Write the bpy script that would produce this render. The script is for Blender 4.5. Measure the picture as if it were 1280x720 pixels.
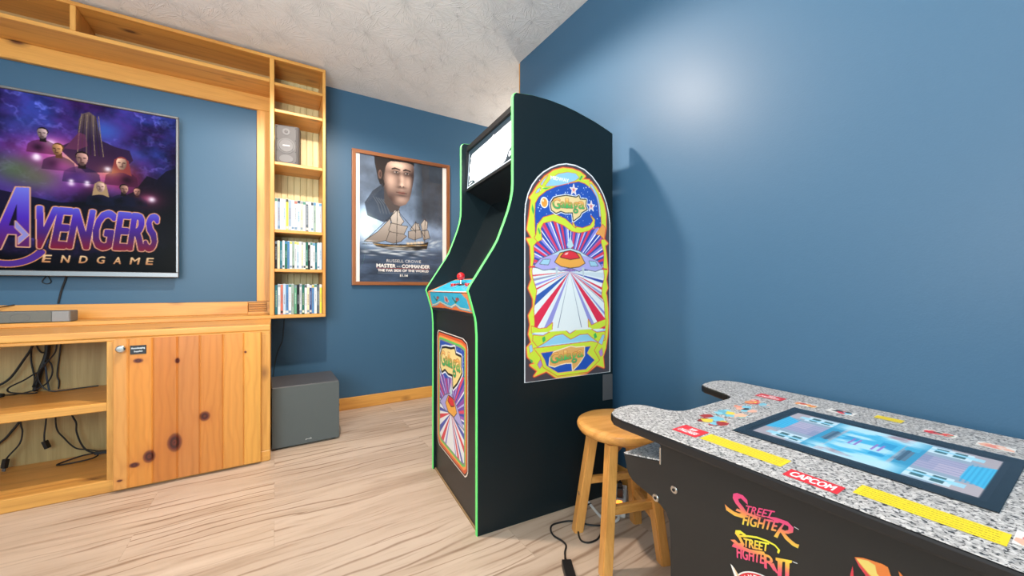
import bpy, bmesh, math, random
import numpy as np
from mathutils import Vector, Matrix

for _o in list(bpy.data.objects):
    bpy.data.objects.remove(_o, do_unlink=True)
SC = bpy.context.scene
COL = SC.collection

# ------------------------------------------------------------------ camera
cd = bpy.data.cameras.new('camera')
cd.sensor_width = 36.0
cd.lens = 476.7 / 1280 * 36
cd.clip_start = 0.02
cam = bpy.data.objects.new('camera', cd)
COL.objects.link(cam)
cam.location = (0, 0, 0.932)
cam.rotation_euler = (math.radians(90), 0, math.radians(-31.9416))
SC.camera = cam

# ------------------------------------------------------------------ colour management
SC.view_settings.view_transform = 'Standard'
SC.view_settings.look = 'None'
SC.view_settings.exposure = 0.34
SC.view_settings.gamma = 1.0
SC.view_settings.use_curve_mapping = False

# ------------------------------------------------------------------ world and lights
W = bpy.data.worlds.new('world')
SC.world = W
W.use_nodes = True
W.node_tree.nodes['Background'].inputs[0].default_value = (0.86, 0.93, 1.0, 1)
W.node_tree.nodes['Background'].inputs[1].default_value = 0.58

def lamp(name, kind, loc, energy, color, size=0.1, target=None, spread=None):
    ld = bpy.data.lights.new(name, kind)
    ld.energy = energy
    ld.color = color
    if kind == 'AREA':
        ld.shape = 'RECTANGLE'
        ld.size, ld.size_y = size if isinstance(size, tuple) else (size, size)
        if spread: ld.spread = spread
    else:
        ld.shadow_soft_size = size
    o = bpy.data.objects.new(name, ld)
    COL.objects.link(o)
    o.location = loc
    if target is not None:
        o.rotation_euler = (Vector(target) - Vector(loc)).to_track_quat('-Z', 'Y').to_euler()
    return o

key = lamp('ceiling_lamp_light', 'SPOT', (0.14, 1.66, 2.36), 112, (1.0, 0.84, 0.71), 0.04)
key.data.spot_size = math.radians(168)
key.data.spot_blend = 0.22
lamp('rear_fill_light', 'AREA', (-1.6, -2.2, 1.7), 58, (0.50, 0.84, 1.0), (2.2, 1.5), (0.4, 2.5, 0.9))  # added cool fill from behind the camera, no window is modelled
lamp('back_fill_light', 'POINT', (-0.5, -0.6, 2.2), 30, (1.0, 0.90, 0.78), 0.15)  # added fill behind the camera that lifts the ceiling, no fixture there

lamp('hallway_fill_light', 'POINT', (2.15, 2.72, 1.9), 16, (1.0, 0.88, 0.74), 0.08)  # unseen light added so the door shows up in the poster glass
lamp('ceiling_fill_light', 'AREA', (-0.75, 0.1, 1.25), 36, (1.0, 0.95, 0.90), (0.9, 0.9), (-0.1, 0.9, 2.44))  # added soft fill aimed upward to brighten the ceiling, not a fixture

# ------------------------------------------------------------------ materials
def new_mat(name):
    m = bpy.data.materials.new(name)
    m.use_nodes = True
    return m, m.node_tree.nodes, m.node_tree.links, m.node_tree.nodes['Principled BSDF']

def plain(name, col, rough=0.5, metal=0.0, spec=0.5, emit=0.0, coat=0.0, bump=None):
    m, n, l, b = new_mat(name)
    b.inputs['Base Color'].default_value = (*col, 1)
    b.inputs['Roughness'].default_value = rough
    b.inputs['Metallic'].default_value = metal
    b.inputs['Specular IOR Level'].default_value = spec
    b.inputs['Coat Weight'].default_value = coat
    if emit:
        b.inputs['Emission Color'].default_value = (*col, 1)
        b.inputs['Emission Strength'].default_value = emit
    if bump:
        tc = n.new('ShaderNodeTexCoord'); nz = n.new('ShaderNodeTexNoise'); bp = n.new('ShaderNodeBump')
        nz.inputs['Scale'].default_value = bump[0]; nz.inputs['Detail'].default_value = 3
        bp.inputs['Strength'].default_value = bump[1]; bp.inputs['Distance'].default_value = bump[2]
        l.new(tc.outputs['Object'], nz.inputs['Vector']); l.new(nz.outputs['Fac'], bp.inputs['Height'])
        l.new(bp.outputs['Normal'], b.inputs['Normal'])
    return m

def srgb(h):
    h = h.lstrip('#')
    c = np.array([int(h[i:i + 2], 16) / 255 for i in (0, 2, 4)])
    return c

def lin(h):
    c = srgb(h)
    return tuple(float(x) for x in np.where(c <= 0.04045, c / 12.92, ((c + 0.055) / 1.055) ** 2.4))

def ramp(n, pts):
    r = n.new('ShaderNodeValToRGB')
    while len(r.color_ramp.elements) < len(pts):
        r.color_ramp.elements.new(0.5)
    for e, (p, c) in zip(r.color_ramp.elements, pts):
        e.position = p
        e.color = (*c, 1) if len(c) == 3 else c
    return r

def mixc(n, l, fac, a, b, mode='MIX'):
    x = n.new('ShaderNodeMix'); x.data_type = 'RGBA'; x.blend_type = mode
    for i, v in ((0, fac), (6, a), (7, b)):
        if isinstance(v, (int, float)): x.inputs[i].default_value = v
        elif isinstance(v, tuple): x.inputs[i].default_value = (*v, 1)
        else: l.new(v, x.inputs[i])
    return x.outputs[2]

def wood(name, axis, light, dark, rough=0.38, knots=True, fine=1.0):
    """pine / oak board with the grain running along one axis (0, 1, 2)"""
    m, n, l, b = new_mat(name)
    tc = n.new('ShaderNodeTexCoord')
    def mapped(along, across):
        mp = n.new('ShaderNodeMapping')
        s = [across] * 3; s[axis] = along
        mp.inputs['Scale'].default_value = s
        l.new(tc.outputs['Object'], mp.inputs['Vector'])
        return mp.outputs[0]
    n1 = n.new('ShaderNodeTexNoise'); n1.inputs['Scale'].default_value = 1.0
    n1.inputs['Detail'].default_value = 5; n1.inputs['Distortion'].default_value = 1.2
    l.new(mapped(1.3, 16), n1.inputs['Vector'])
    n2 = n.new('ShaderNodeTexNoise'); n2.inputs['Scale'].default_value = 1.0; n2.inputs['Detail'].default_value = 3
    l.new(mapped(6 * fine, 190 * fine), n2.inputs['Vector'])
    r1 = ramp(n, [(0.30, dark), (0.52, light), (0.75, tuple(min(1, x * 1.12) for x in light))])
    l.new(n1.outputs['Fac'], r1.inputs[0])
    r2 = ramp(n, [(0.25, (0.80, 0.74, 0.66)), (0.6, (1.0, 1.0, 1.0))])
    l.new(n2.outputs['Fac'], r2.inputs[0])
    c = mixc(n, l, 0.55, r1.outputs[0], r2.outputs[0], 'MULTIPLY')
    if knots:
        v = n.new('ShaderNodeTexVoronoi'); v.inputs['Scale'].default_value = 1.0
        l.new(mapped(4.2, 8.5), v.inputs['Vector'])
        rk = ramp(n, [(0.07, (1, 1, 1)), (0.13, (0.45, 0.45, 0.45)), (0.24, (0, 0, 0))])
        l.new(v.outputs['Distance'], rk.inputs[0])
        sc_ = n.new('ShaderNodeSeparateColor'); l.new(v.outputs['Color'], sc_.inputs[0])
        gt = n.new('ShaderNodeMath'); gt.operation = 'GREATER_THAN'; gt.inputs[1].default_value = 0.55; l.new(sc_.outputs[0], gt.inputs[0])
        mk_ = n.new('ShaderNodeMath'); mk_.operation = 'MULTIPLY'; l.new(gt.outputs[0], mk_.inputs[0]); l.new(rk.outputs[0], mk_.inputs[1])
        c = mixc(n, l, mk_.outputs[0], c, (0.15, 0.048, 0.015))
    l.new(c, b.inputs['Base Color'])
    b.inputs['Roughness'].default_value = rough
    bp = n.new('ShaderNodeBump'); bp.inputs['Strength'].default_value = 0.08; bp.inputs['Distance'].default_value = 0.002
    l.new(n2.outputs['Fac'], bp.inputs['Height']); l.new(bp.outputs['Normal'], b.inputs['Normal'])
    return m

PL, PD = (0.70, 0.345, 0.078), (0.55, 0.235, 0.045)
PINE = [wood('pine_x', 0, PL, PD), wood('pine_y', 1, PL, PD), wood('pine_z', 2, PL, PD)]
PLY = wood('plywood_tan', 2, (0.47, 0.34, 0.14), (0.38, 0.265, 0.10), 0.5, False)
PLYX = wood('plywood_brown', 0, (0.50, 0.31, 0.12), (0.40, 0.23, 0.08), 0.5, False)
BEAD = wood('beadboard', 2, (0.66, 0.57, 0.30), (0.58, 0.47, 0.22), 0.5, False)
OAK = [wood('stool_wood_x', 0, (0.74, 0.36, 0.095), (0.60, 0.26, 0.058), 0.22, False),
       None, wood('stool_wood_z', 2, (0.74, 0.36, 0.095), (0.60, 0.26, 0.058), 0.28, False)]
FRAMEW = [wood('frame_wood_x', 0, (0.30, 0.115, 0.045), (0.20, 0.07, 0.028), 0.3, False), None,
          wood('frame_wood_z', 2, (0.30, 0.115, 0.045), (0.20, 0.07, 0.028), 0.3, False)]
BLACK = plain('black_laminate', (0.0075, 0.0095, 0.0115), 0.42, bump=(420, 0.12, 0.001))
SIDEBLACK = plain('black_side_panel', (0.0035, 0.0105, 0.0140), 0.40, spec=0.35, bump=(520, 0.25, 0.001))  # teal tint in the black stands in for a bluish reflected sheen
GREEN = plain('green_t_molding', lin('6be678'), 0.35)
RUBBER = plain('black_cable', (0.008, 0.008, 0.009), 0.45)
WHITEPL = plain('white_plastic', (0.75, 0.74, 0.72), 0.4)
GREYMETAL = plain('brushed_grey_metal', (0.20, 0.20, 0.205), 0.38, 0.8)
CHROME = plain('chrome', (0.58, 0.57, 0.55), 0.22, 1.0)
DARKGREY = plain('dark_grey_plastic', (0.075, 0.076, 0.08), 0.5)
MIDGREY = plain('grey_plastic', (0.15, 0.15, 0.155), 0.5)
FABRIC = plain('grey_speaker_cloth', (0.105, 0.120, 0.120), 0.85, spec=0.2, bump=(900, 0.4, 0.001))
RED = plain('red_plastic', lin('d8262c'), 0.22)

def art_mat(name, rough=0.4, emit=0.0, spec=0.5, coat=0.0):
    m, n, l, b = new_mat(name)
    a = n.new('ShaderNodeAttribute'); a.attribute_name = 'Col'
    if emit:
        b.inputs['Base Color'].default_value = (0.0015, 0.0015, 0.0015, 1)
        l.new(a.outputs['Color'], b.inputs['Emission Color'])
        b.inputs['Emission Strength'].default_value = emit
    else:
        l.new(a.outputs['Color'], b.inputs['Base Color'])
    b.inputs['Roughness'].default_value = rough
    b.inputs['Specular IOR Level'].default_value = spec
    b.inputs['Coat Weight'].default_value = coat
    return m
PRINT = art_mat('printed_vinyl', 0.38)
PAPER = art_mat('printed_paper', 0.6, spec=0.2)
PAINTED = art_mat('painted_wood_grain', 0.33)
TVGLOW = art_mat('television_picture', 0.30, 0.85, 0.03)
TABLEGLOW = art_mat('table_screen_picture', 0.2, 1.05)
MARQUEEGLOW = art_mat('lit_marquee', 0.3, 2.2)

def glass_mat():
    m, n, l, b = new_mat('clear_glass')
    n.remove(b)
    out = n['Material Output']
    t = n.new('ShaderNodeBsdfTransparent'); g = n.new('ShaderNodeBsdfGlossy'); mx = n.new('ShaderNodeMixShader')
    fr = n.new('ShaderNodeFresnel'); fr.inputs[0].default_value = 1.5
    g.inputs['Roughness'].default_value = 0.03
    ge = n.new('ShaderNodeNewGeometry'); fm_ = n.new('ShaderNodeMath'); fm_.operation = 'MULTIPLY'
    inv = n.new('ShaderNodeMath'); inv.operation = 'SUBTRACT'; inv.inputs[0].default_value = 1.0
    l.new(ge.outputs['Backfacing'], inv.inputs[1]); l.new(fr.outputs[0], fm_.inputs[0]); l.new(inv.outputs[0], fm_.inputs[1])
    l.new(fm_.outputs[0], mx.inputs[0]); l.new(t.outputs[0], mx.inputs[1]); l.new(g.outputs[0], mx.inputs[2])
    l.new(mx.outputs[0], out.inputs['Surface'])
    return m
GLASS = glass_mat()
GLOSSBLACK = plain('black_glass', (0.006, 0.010, 0.012), 0.12)

# ------------------------------------------------------------------ mesh building
class MB:
    def __init__(self):
        self.bm = bmesh.new()
    def box(self, x0, x1, y0, y1, z0, z1, bev=0.0, mi=0, seg=1):
        x0, x1 = sorted((x0, x1)); y0, y1 = sorted((y0, y1)); z0, z1 = sorted((z0, z1))
        vs = [self.bm.verts.new(p) for p in ((x0, y0, z0), (x1, y0, z0), (x1, y1, z0), (x0, y1, z0),
                                              (x0, y0, z1), (x1, y0, z1), (x1, y1, z1), (x0, y1, z1))]
        fs = [self.bm.faces.new([vs[i] for i in f]) for f in
              ((3, 2, 1, 0), (4, 5, 6, 7), (0, 1, 5, 4), (1, 2, 6, 5), (2, 3, 7, 6), (3, 0, 4, 7))]
        for f in fs: f.material_index = mi
        if bev:
            es = {e for f in fs for e in f.edges}
            bmesh.ops.bevel(self.bm, geom=list(es), offset=min(bev, (x1-x0)*.45, (y1-y0)*.45, (z1-z0)*.45),
                            segments=seg, affect='EDGES', profile=0.6)
        return self
    def prism(self, pts, h0, h1, axis='z', bev=0.0, seg=2, mi=0):
        """2D outline extruded: axis z -> (x,y,h); axis y -> (x,h,z); axis x -> (h,y,z)"""
        def P(p, h):
            return {'z': (p[0], p[1], h), 'y': (p[0], h, p[1]), 'x': (h, p[0], p[1])}[axis]
        a = [self.bm.verts.new(P(p, h0)) for p in pts]
        b = [self.bm.verts.new(P(p, h1)) for p in pts]
        n = len(pts)
        f0 = self.bm.faces.new(a[::-1]); f1 = self.bm.faces.new(b)
        fs = [f0, f1] + [self.bm.faces.new((a[i], a[(i+1) % n], b[(i+1) % n], b[i])) for i in range(n)]
        bmesh.ops.recalc_face_normals(self.bm, faces=fs)
        for f in fs: f.material_index = mi
        if bev:
            es = list(f0.edges) + list(f1.edges)
            bmesh.ops.bevel(self.bm, geom=es, offset=bev, segments=seg, affect='EDGES', profile=0.6)
        return self
    def cyl(self, c, r, h, axis='z', seg=24, r2=None, bev=0.0, mi=0):
        r2 = r if r2 is None else r2
        ra, rb = [], []
        for i in range(seg):
            t = 2*math.pi*i/seg
            u, v = math.cos(t), math.sin(t)
            for L, rr, hh in ((ra, r, 0), (rb, r2, h)):
                d = {'z': (u*rr, v*rr, hh), 'y': (u*rr, hh, v*rr), 'x': (hh, u*rr, v*rr)}[axis]
                L.append(self.bm.verts.new((c[0]+d[0], c[1]+d[1], c[2]+d[2])))
        f0 = self.bm.faces.new(ra[::-1]); f1 = self.bm.faces.new(rb)
        fs = [f0, f1] + [self.bm.faces.new((ra[i], ra[(i+1) % seg], rb[(i+1) % seg], rb[i])) for i in range(seg)]
        bmesh.ops.recalc_face_normals(self.bm, faces=fs)
        for f in fs: f.material_index = mi
        if bev:
            bmesh.ops.bevel(self.bm, geom=list(f0.edges)+list(f1.edges), offset=bev, segments=2, affect='EDGES')
        return self
    def lathe(self, c, prof, seg=48, mi=0):
        rings = []
        for r, z in prof:
            rings.append([self.bm.verts.new((c[0]+r*math.cos(2*math.pi*i/seg), c[1]+r*math.sin(2*math.pi*i/seg), c[2]+z))
                          for i in range(seg)] if r > 1e-6 else [self.bm.verts.new((c[0], c[1], c[2]+z))])
        fs = []
        for A, B in zip(rings, rings[1:]):
            for i in range(seg):
                j = (i+1) % seg
                q = [A[i % len(A)], A[j % len(A)], B[j % len(B)], B[i % len(B)]]
                q = [v for k, v in enumerate(q) if v not in q[:k]]
                if len(q) >= 3: fs.append(self.bm.faces.new(q))
        bmesh.ops.recalc_face_normals(self.bm, faces=fs)
        for f in fs: f.material_index = mi
        return self
    def ball(self, c, r, seg=20, mi=0):
        n = seg // 2
        prof = [(r*math.sin(math.pi*i/n), -r*math.cos(math.pi*i/n)) for i in range(n+1)]
        prof[0] = (0, -r); prof[-1] = (0, r)
        return self.lathe(c, prof, seg, mi)
    def tube(self, pts, r, seg=8, smooth=6, mi=0, closed=False):
        P = [Vector(p) for p in pts]
        if smooth and len(P) > 2:
            Q = []
            n = len(P)
            for i in range(n-1):
                p0, p1, p2, p3 = P[max(i-1, 0)], P[i], P[i+1], P[min(i+2, n-1)]
                for k in range(smooth):
                    t = k/smooth
                    Q.append(0.5*((2*p1)+(p2-p0)*t+(2*p0-5*p1+4*p2-p3)*t*t+(3*p1-p0-3*p2+p3)*t**3))
            Q.append(P[-1]); P = Q
        up = Vector((0.13, 0.21, 0.97))
        prev = None; rings = []
        for i, p in enumerate(P):
            d = (P[min(i+1, len(P)-1)] - P[max(i-1, 0)])
            d = d.normalized() if d.length > 1e-9 else Vector((0, 0, 1))
            if prev is None:
                u = d.cross(up)
                if u.length < 1e-3: u = d.cross(Vector((1, 0, 0)))
            else:
                u = prev - d*prev.dot(d)
            u.normalize(); prev = u; v = d.cross(u)
            rings.append([self.bm.verts.new(p + r*(math.cos(2*math.pi*k/seg)*u + math.sin(2*math.pi*k/seg)*v)) for k in range(seg)])
        fs = []
        for A, B in zip(rings, rings[1:]):
            for k in range(seg):
                fs.append(self.bm.faces.new((A[k], A[(k+1) % seg], B[(k+1) % seg], B[k])))
        fs.append(self.bm.faces.new(rings[0][::-1])); fs.append(self.bm.faces.new(rings[-1]))
        for f in fs: f.material_index = mi
        return self
    def move(self, M):
        bmesh.ops.transform(self.bm, matrix=M, verts=self.bm.verts[:])
        return self
    def build(self, name, mat, parent=None, smooth=False, loc=None):
        off = Vector(loc) if loc else Vector((0, 0, 0))
        if parent is not None: off = OFF.get(parent.name, Vector((0, 0, 0)))
        if off.length: bmesh.ops.translate(self.bm, verts=self.bm.verts[:], vec=-off)
        me = bpy.data.meshes.new(name)
        self.bm.to_mesh(me); self.bm.free()
        for mm in (mat if isinstance(mat, (list, tuple)) else [mat]): me.materials.append(mm)
        return link_mesh(name, me, parent, smooth, off if loc and parent is None else None)

OFF = {}
def link_mesh(name, me, parent, smooth=False, loc=None):
    if smooth:
        me.polygons.foreach_set('use_smooth', [True]*len(me.polygons))
        try: me.set_sharp_from_angle(angle=math.radians(40))
        except Exception: pass
    o = bpy.data.objects.new(name, me)
    COL.objects.link(o)
    if parent is not None:
        o.parent = parent
        OFF[o.name] = OFF.get(parent.name, Vector((0, 0, 0)))
    elif loc is not None:
        o.location = loc; OFF[o.name] = Vector(loc)
    return o

def tag(o, label, cat, group=None, kind=None):
    o['label'] = label; o['category'] = cat
    if group: o['group'] = group
    if kind: o['kind'] = kind
    return o

def thing(name, label, cat, loc=(0, 0, 0), rz=0.0, group=None, local=False):
    """an Empty at the thing's base; its parts are given in world metres unless local"""
    o = bpy.data.objects.new(name, None)
    o.empty_display_size = 0.1
    COL.objects.link(o)
    o.location = loc; o.rotation_euler = (0, 0, rz)
    OFF[o.name] = Vector((0, 0, 0)) if local else Vector(loc)
    return tag(o, label, cat, group)

def struct(name, mb, mat):
    o = mb.build(name, mat)
    o['kind'] = 'structure'
    return o

# ------------------------------------------------------------------ painting flat prints into fine colour grids
RNG = np.random.default_rng(5)
def fbm(nx, ny, sx, sy, octaves=5, seed=0, gain=0.55):
    rng = np.random.default_rng(seed)
    out = np.zeros((ny, nx)); amp = 1.0; tot = 0
    for _ in range(octaves):
        gx, gy = int(sx)+3, int(sy)+3
        g = rng.random((gy, gx))
        x = np.linspace(0, sx, nx); y = np.linspace(0, sy, ny)
        xi = np.minimum(x.astype(int), gx-2); yi = np.minimum(y.astype(int), gy-2)
        fx = x-xi; fy = y-yi
        fx = fx*fx*(3-2*fx); fy = fy*fy*(3-2*fy)
        a = g[np.ix_(yi, xi)]; b = g[np.ix_(yi, xi+1)]; c = g[np.ix_(yi+1, xi)]; d = g[np.ix_(yi+1, xi+1)]
        out += amp*((a*(1-fx)+b*fx)*(1-fy[:, None])+(c*(1-fx)+d*fx)*fy[:, None])
        tot += amp; amp *= gain; sx *= 2; sy *= 2
    return out/tot

FONTC = {}
def glyph_tris(s):
    if s in FONTC: return FONTC[s]
    cu = bpy.data.curves.new('lettering', 'FONT'); cu.body = s; cu.resolution_u = 3
    ob = bpy.data.objects.new('lettering', cu); COL.objects.link(ob)
    dg = bpy.context.evaluated_depsgraph_get()
    me = bpy.data.meshes.new_from_object(ob.evaluated_get(dg))
    me.calc_loop_triangles()
    co = np.zeros(len(me.vertices)*3); me.vertices.foreach_get('co', co); co = co.reshape(-1, 3)[:, :2]
    ti = np.zeros(len(me.loop_triangles)*3, int); me.loop_triangles.foreach_get('vertices', ti)
    bpy.data.objects.remove(ob, do_unlink=True); bpy.data.curves.remove(cu); bpy.data.meshes.remove(me)
    lo, hi = co.min(0), co.max(0)
    FONTC[s] = ((co-lo)/(hi-lo), ti.reshape(-1, 3))
    return FONTC[s]

class Canvas:
    def __init__(self, x0, x1, y0, y1, nx, ny, bg='000000', ss=2):
        self.e = (x0, x1, y0, y1); self.nx, self.ny, self.ss = nx, ny, ss
        self.w, self.h = nx*ss, ny*ss
        self.a = np.ones((self.h, self.w, 3))*srgb(bg)
        self.cov = np.zeros((self.h, self.w))
        self.X = x0+(np.arange(self.w)+.5)/self.w*(x1-x0)
        self.Y = y0+(np.arange(self.h)+.5)/self.h*(y1-y0)
    def win(self, xa, xb, ya, yb):
        x0, x1, y0, y1 = self.e
        i0 = max(0, int((xa-x0)/(x1-x0)*self.w)-1); i1 = min(self.w, int((xb-x0)/(x1-x0)*self.w)+2)
        j0 = max(0, int((ya-y0)/(y1-y0)*self.h)-1); j1 = min(self.h, int((yb-y0)/(y1-y0)*self.h)+2)
        return (i0, i1, j0, j1) if i1 > i0 and j1 > j0 else None
    def pmask(self, pts):
        p = np.asarray(pts, float)
        w = self.win(p[:, 0].min(), p[:, 0].max(), p[:, 1].min(), p[:, 1].max())
        if not w: return None
        i0, i1, j0, j1 = w
        X = self.X[i0:i1][None, :]; Y = self.Y[j0:j1][:, None]
        m = np.zeros((j1-j0, i1-i0), bool)
        for (xa, ya), (xb, yb) in zip(p, np.roll(p, -1, 0)):
            if ya == yb: continue
            c = (ya > Y) != (yb > Y)
            m ^= c & (X < (xb-xa)*(Y-ya)/(yb-ya)+xa)
        return w, m
    def put(self, w, m, col, alpha=1.0):
        i0, i1, j0, j1 = w
        c = col(self.X[i0:i1][None, :]+0*self.Y[j0:j1][:, None], self.Y[j0:j1][:, None]+0*self.X[i0:i1][None, :]) if callable(col) else srgb(col)
        k = (m*alpha)[..., None]
        self.a[j0:j1, i0:i1] = self.a[j0:j1, i0:i1]*(1-k)+c*k
        self.cov[j0:j1, i0:i1] = np.maximum(self.cov[j0:j1, i0:i1], m*1.0)
    def poly(self, pts, col, alpha=1.0):
        r = self.pmask(pts)
        if r: self.put(r[0], r[1], col, alpha)
    def line(self, pts, width, col, closed=False):
        p = list(pts)+([pts[0]] if closed else [])
        for (xa, ya), (xb, yb) in zip(p, p[1:]):
            w = self.win(min(xa, xb)-width, max(xa, xb)+width, min(ya, yb)-width, max(ya, yb)+width)
            if not w: continue
            i0, i1, j0, j1 = w
            X = self.X[i0:i1][None, :]; Y = self.Y[j0:j1][:, None]
            L = max((xb-xa)**2+(yb-ya)**2, 1e-12)
            t = np.clip(((X-xa)*(xb-xa)+(Y-ya)*(yb-ya))/L, 0, 1)
            self.put(w, (X-xa-t*(xb-xa))**2+(Y-ya-t*(yb-ya))**2 < (width/2)**2, col)
    def outlined(self, pts, col, width, ocol):
        self.line(pts, width*2, ocol, True); self.poly(pts, col)
    def ell(self, cx, cy, rx, ry, col, alpha=1.0, rot=0.0, soft=False):
        R = max(rx, ry)*(2.6 if soft else 1)
        w = self.win(cx-R, cx+R, cy-R, cy+R)
        if not w: return
        i0, i1, j0, j1 = w
        X = self.X[i0:i1][None, :]-cx; Y = self.Y[j0:j1][:, None]-cy
        c, s = math.cos(rot), math.sin(rot)
        d = ((X*c+Y*s)/rx)**2+((-X*s+Y*c)/ry)**2
        self.put(w, np.exp(-d*1.2)*(d < 6.7) if soft else d < 1, col, alpha)
    def text(self, s, bl, br, tl, tr, col, bold=0, outline=0, ocol='000000', fn=None):
        P, T = glyph_tris(s)
        u, v = P[:, :1], P[:, 1:]
        if fn: u, v = fn(u, v)
        bl, br, tl, tr = (np.array(q, float) for q in (bl, br, tl, tr))
        Q = (bl*(1-u)+br*u)*(1-v)+(tl*(1-u)+tr*u)*v
        pad = (bold+outline+1)*(self.e[1]-self.e[0])/self.w
        w = self.win(Q[:, 0].min()-pad, Q[:, 0].max()+pad, Q[:, 1].min()-pad, Q[:, 1].max()+pad)
        if not w: return
        i0, i1, j0, j1 = w
        M = np.zeros((j1-j0, i1-i0), bool)
        for t in T:
            r = self.pmask(Q[t])
            if r:
                a0, a1, b0, b1 = r[0]
                c0, c1, d0, d1 = max(a0, i0), min(a1, i1), max(b0, j0), min(b1, j1)
                if c1 > c0 and d1 > d0:
                    M[d0-j0:d1-j0, c0-i0:c1-i0] |= r[1][d0-b0:d1-b0, c0-a0:c1-a0]
        def grow(m, r):
            o = m.copy()
            for dx in range(-r, r+1):
                for dy in range(-r, r+1):
                    if dx*dx+dy*dy <= r*r+.5:
                        ys, yd = slice(max(0, -dy), m.shape[0]-max(0, dy)), slice(max(0, dy), m.shape[0]-max(0, -dy))
                        xs, xd = slice(max(0, -dx), m.shape[1]-max(0, dx)), slice(max(0, dx), m.shape[1]-max(0, -dx))
                        o[yd, xd] |= m[ys, xs]
            return o
        if bold: M = grow(M, bold)
        if outline: self.put(w, grow(M, outline), ocol)
        self.put(w, M, col)
    def colors(self):
        s = self.ss
        a = self.a.reshape(self.ny, s, self.nx, s, 3).mean((1, 3))
        cov = self.cov.reshape(self.ny, s, self.nx, s).mean((1, 3))
        a = np.clip(a, 0, 1)
        return np.where(a <= 0.04045, a/12.92, ((a+0.055)/1.055)**2.4), cov

def grad_v(y0, y1, *cols):
    cs = [srgb(c) for c in cols]
    def f(X, Y):
        t = np.clip((Y-y0)/(y1-y0), 0, 1)*(len(cs)-1)
        i = np.minimum(t.astype(int), len(cs)-2); fr = (t-i)[..., None]
        A = np.array(cs)
        return A[i]*(1-fr)+A[i+1]*fr
    return f

def art_mesh(name, cv, place, mat, parent, keep=None, thick=0.0006):
    """lay a painted canvas over a surface; place(x, y) -> world (or local) position"""
    nx, ny = cv.nx, cv.ny
    x0, x1, y0, y1 = cv.e
    xs = np.linspace(x0, x1, nx); ys = np.linspace(y0, y1, ny)
    XX, YY = np.meshgrid(xs, ys)
    pos = place(XX, YY)
    co = np.stack([np.broadcast_to(c, XX.shape) for c in pos], -1).reshape(-1, 3).astype(float)
    if parent is not None: co = co-np.array(OFF.get(parent.name, Vector((0, 0, 0))))
    col, cov = cv.colors()
    idx = np.arange(nx*ny).reshape(ny, nx)
    f = np.stack([idx[:-1, :-1], idx[:-1, 1:], idx[1:, 1:], idx[1:, :-1]], -1).reshape(-1, 4)
    if keep is not None:
        xm = (XX[:-1, :-1]+XX[1:, 1:])/2; ym = (YY[:-1, :-1]+YY[1:, 1:])/2
        k = keep(xm, ym, cov[:-1, :-1]).reshape(-1)
        f = f[k]
    used = np.unique(f); rm = -np.ones(nx*ny, int); rm[used] = np.arange(len(used))
    f = rm[f]; co = co[used]; cc = col.reshape(-1, 3)[used]
    me = bpy.data.meshes.new(name)
    me.vertices.add(len(co)); me.vertices.foreach_set('co', co.reshape(-1))
    me.loops.add(len(f)*4); me.loops.foreach_set('vertex_index', f.reshape(-1).astype(np.int32))
    me.polygons.add(len(f)); me.polygons.foreach_set('loop_start', np.arange(0, len(f)*4, 4, dtype=np.int32))
    me.update(calc_edges=True)
    at = me.color_attributes.new('Col', 'FLOAT_COLOR', 'POINT')
    at.data.foreach_set('color', np.concatenate([cc, np.ones((len(cc), 1))], 1).reshape(-1).astype(np.float32))
    me.materials.append(mat)
    me.validate()
    return link_mesh(name, me, parent)

def inside(poly):
    p = np.asarray(poly, float)
    def k(X, Y, cov):
        m = np.zeros(X.shape, bool)
        for (xa, ya), (xb, yb) in zip(p, np.roll(p, -1, 0)):
            if ya == yb: continue
            m ^= ((ya > Y) != (yb > Y)) & (X < (xb-xa)*(Y-ya)/(yb-ya)+xa)
        return m
    return k

def covered(X, Y, cov):
    return cov > 0.15

# ================================================================== THE SETTING
def wall_paint():
    m, n, l, b = new_mat('blue_wall_paint')
    b.inputs['Base Color'].default_value = (0.034, 0.106, 0.194, 1)
    b.inputs['Roughness'].default_value = 0.56
    b.inputs['Coat Weight'].default_value = 0.26
    b.inputs['Coat Roughness'].default_value = 0.37
    b.inputs['Specular IOR Level'].default_value = 0.38
    tc = n.new('ShaderNodeTexCoord'); nz = n.new('ShaderNodeTexNoise'); n2 = n.new('ShaderNodeTexNoise'); bp = n.new('ShaderNodeBump')
    nz.inputs['Scale'].default_value = 210; nz.inputs['Detail'].default_value = 3
    n2.inputs['Scale'].default_value = 14; n2.inputs['Detail'].default_value = 3
    ad = n.new('ShaderNodeMath'); ad.operation = 'MULTIPLY_ADD'; ad.inputs[1].default_value = 2.5
    l.new(tc.outputs['Object'], nz.inputs['Vector']); l.new(tc.outputs['Object'], n2.inputs['Vector'])
    l.new(n2.outputs['Fac'], ad.inputs[0]); l.new(nz.outputs['Fac'], ad.inputs[2])
    bp.inputs['Strength'].default_value = 0.14; bp.inputs['Distance'].default_value = 0.002
    l.new(ad.outputs[0], bp.inputs['Height']); l.new(bp.outputs['Normal'], b.inputs['Normal'])
    return m

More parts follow.
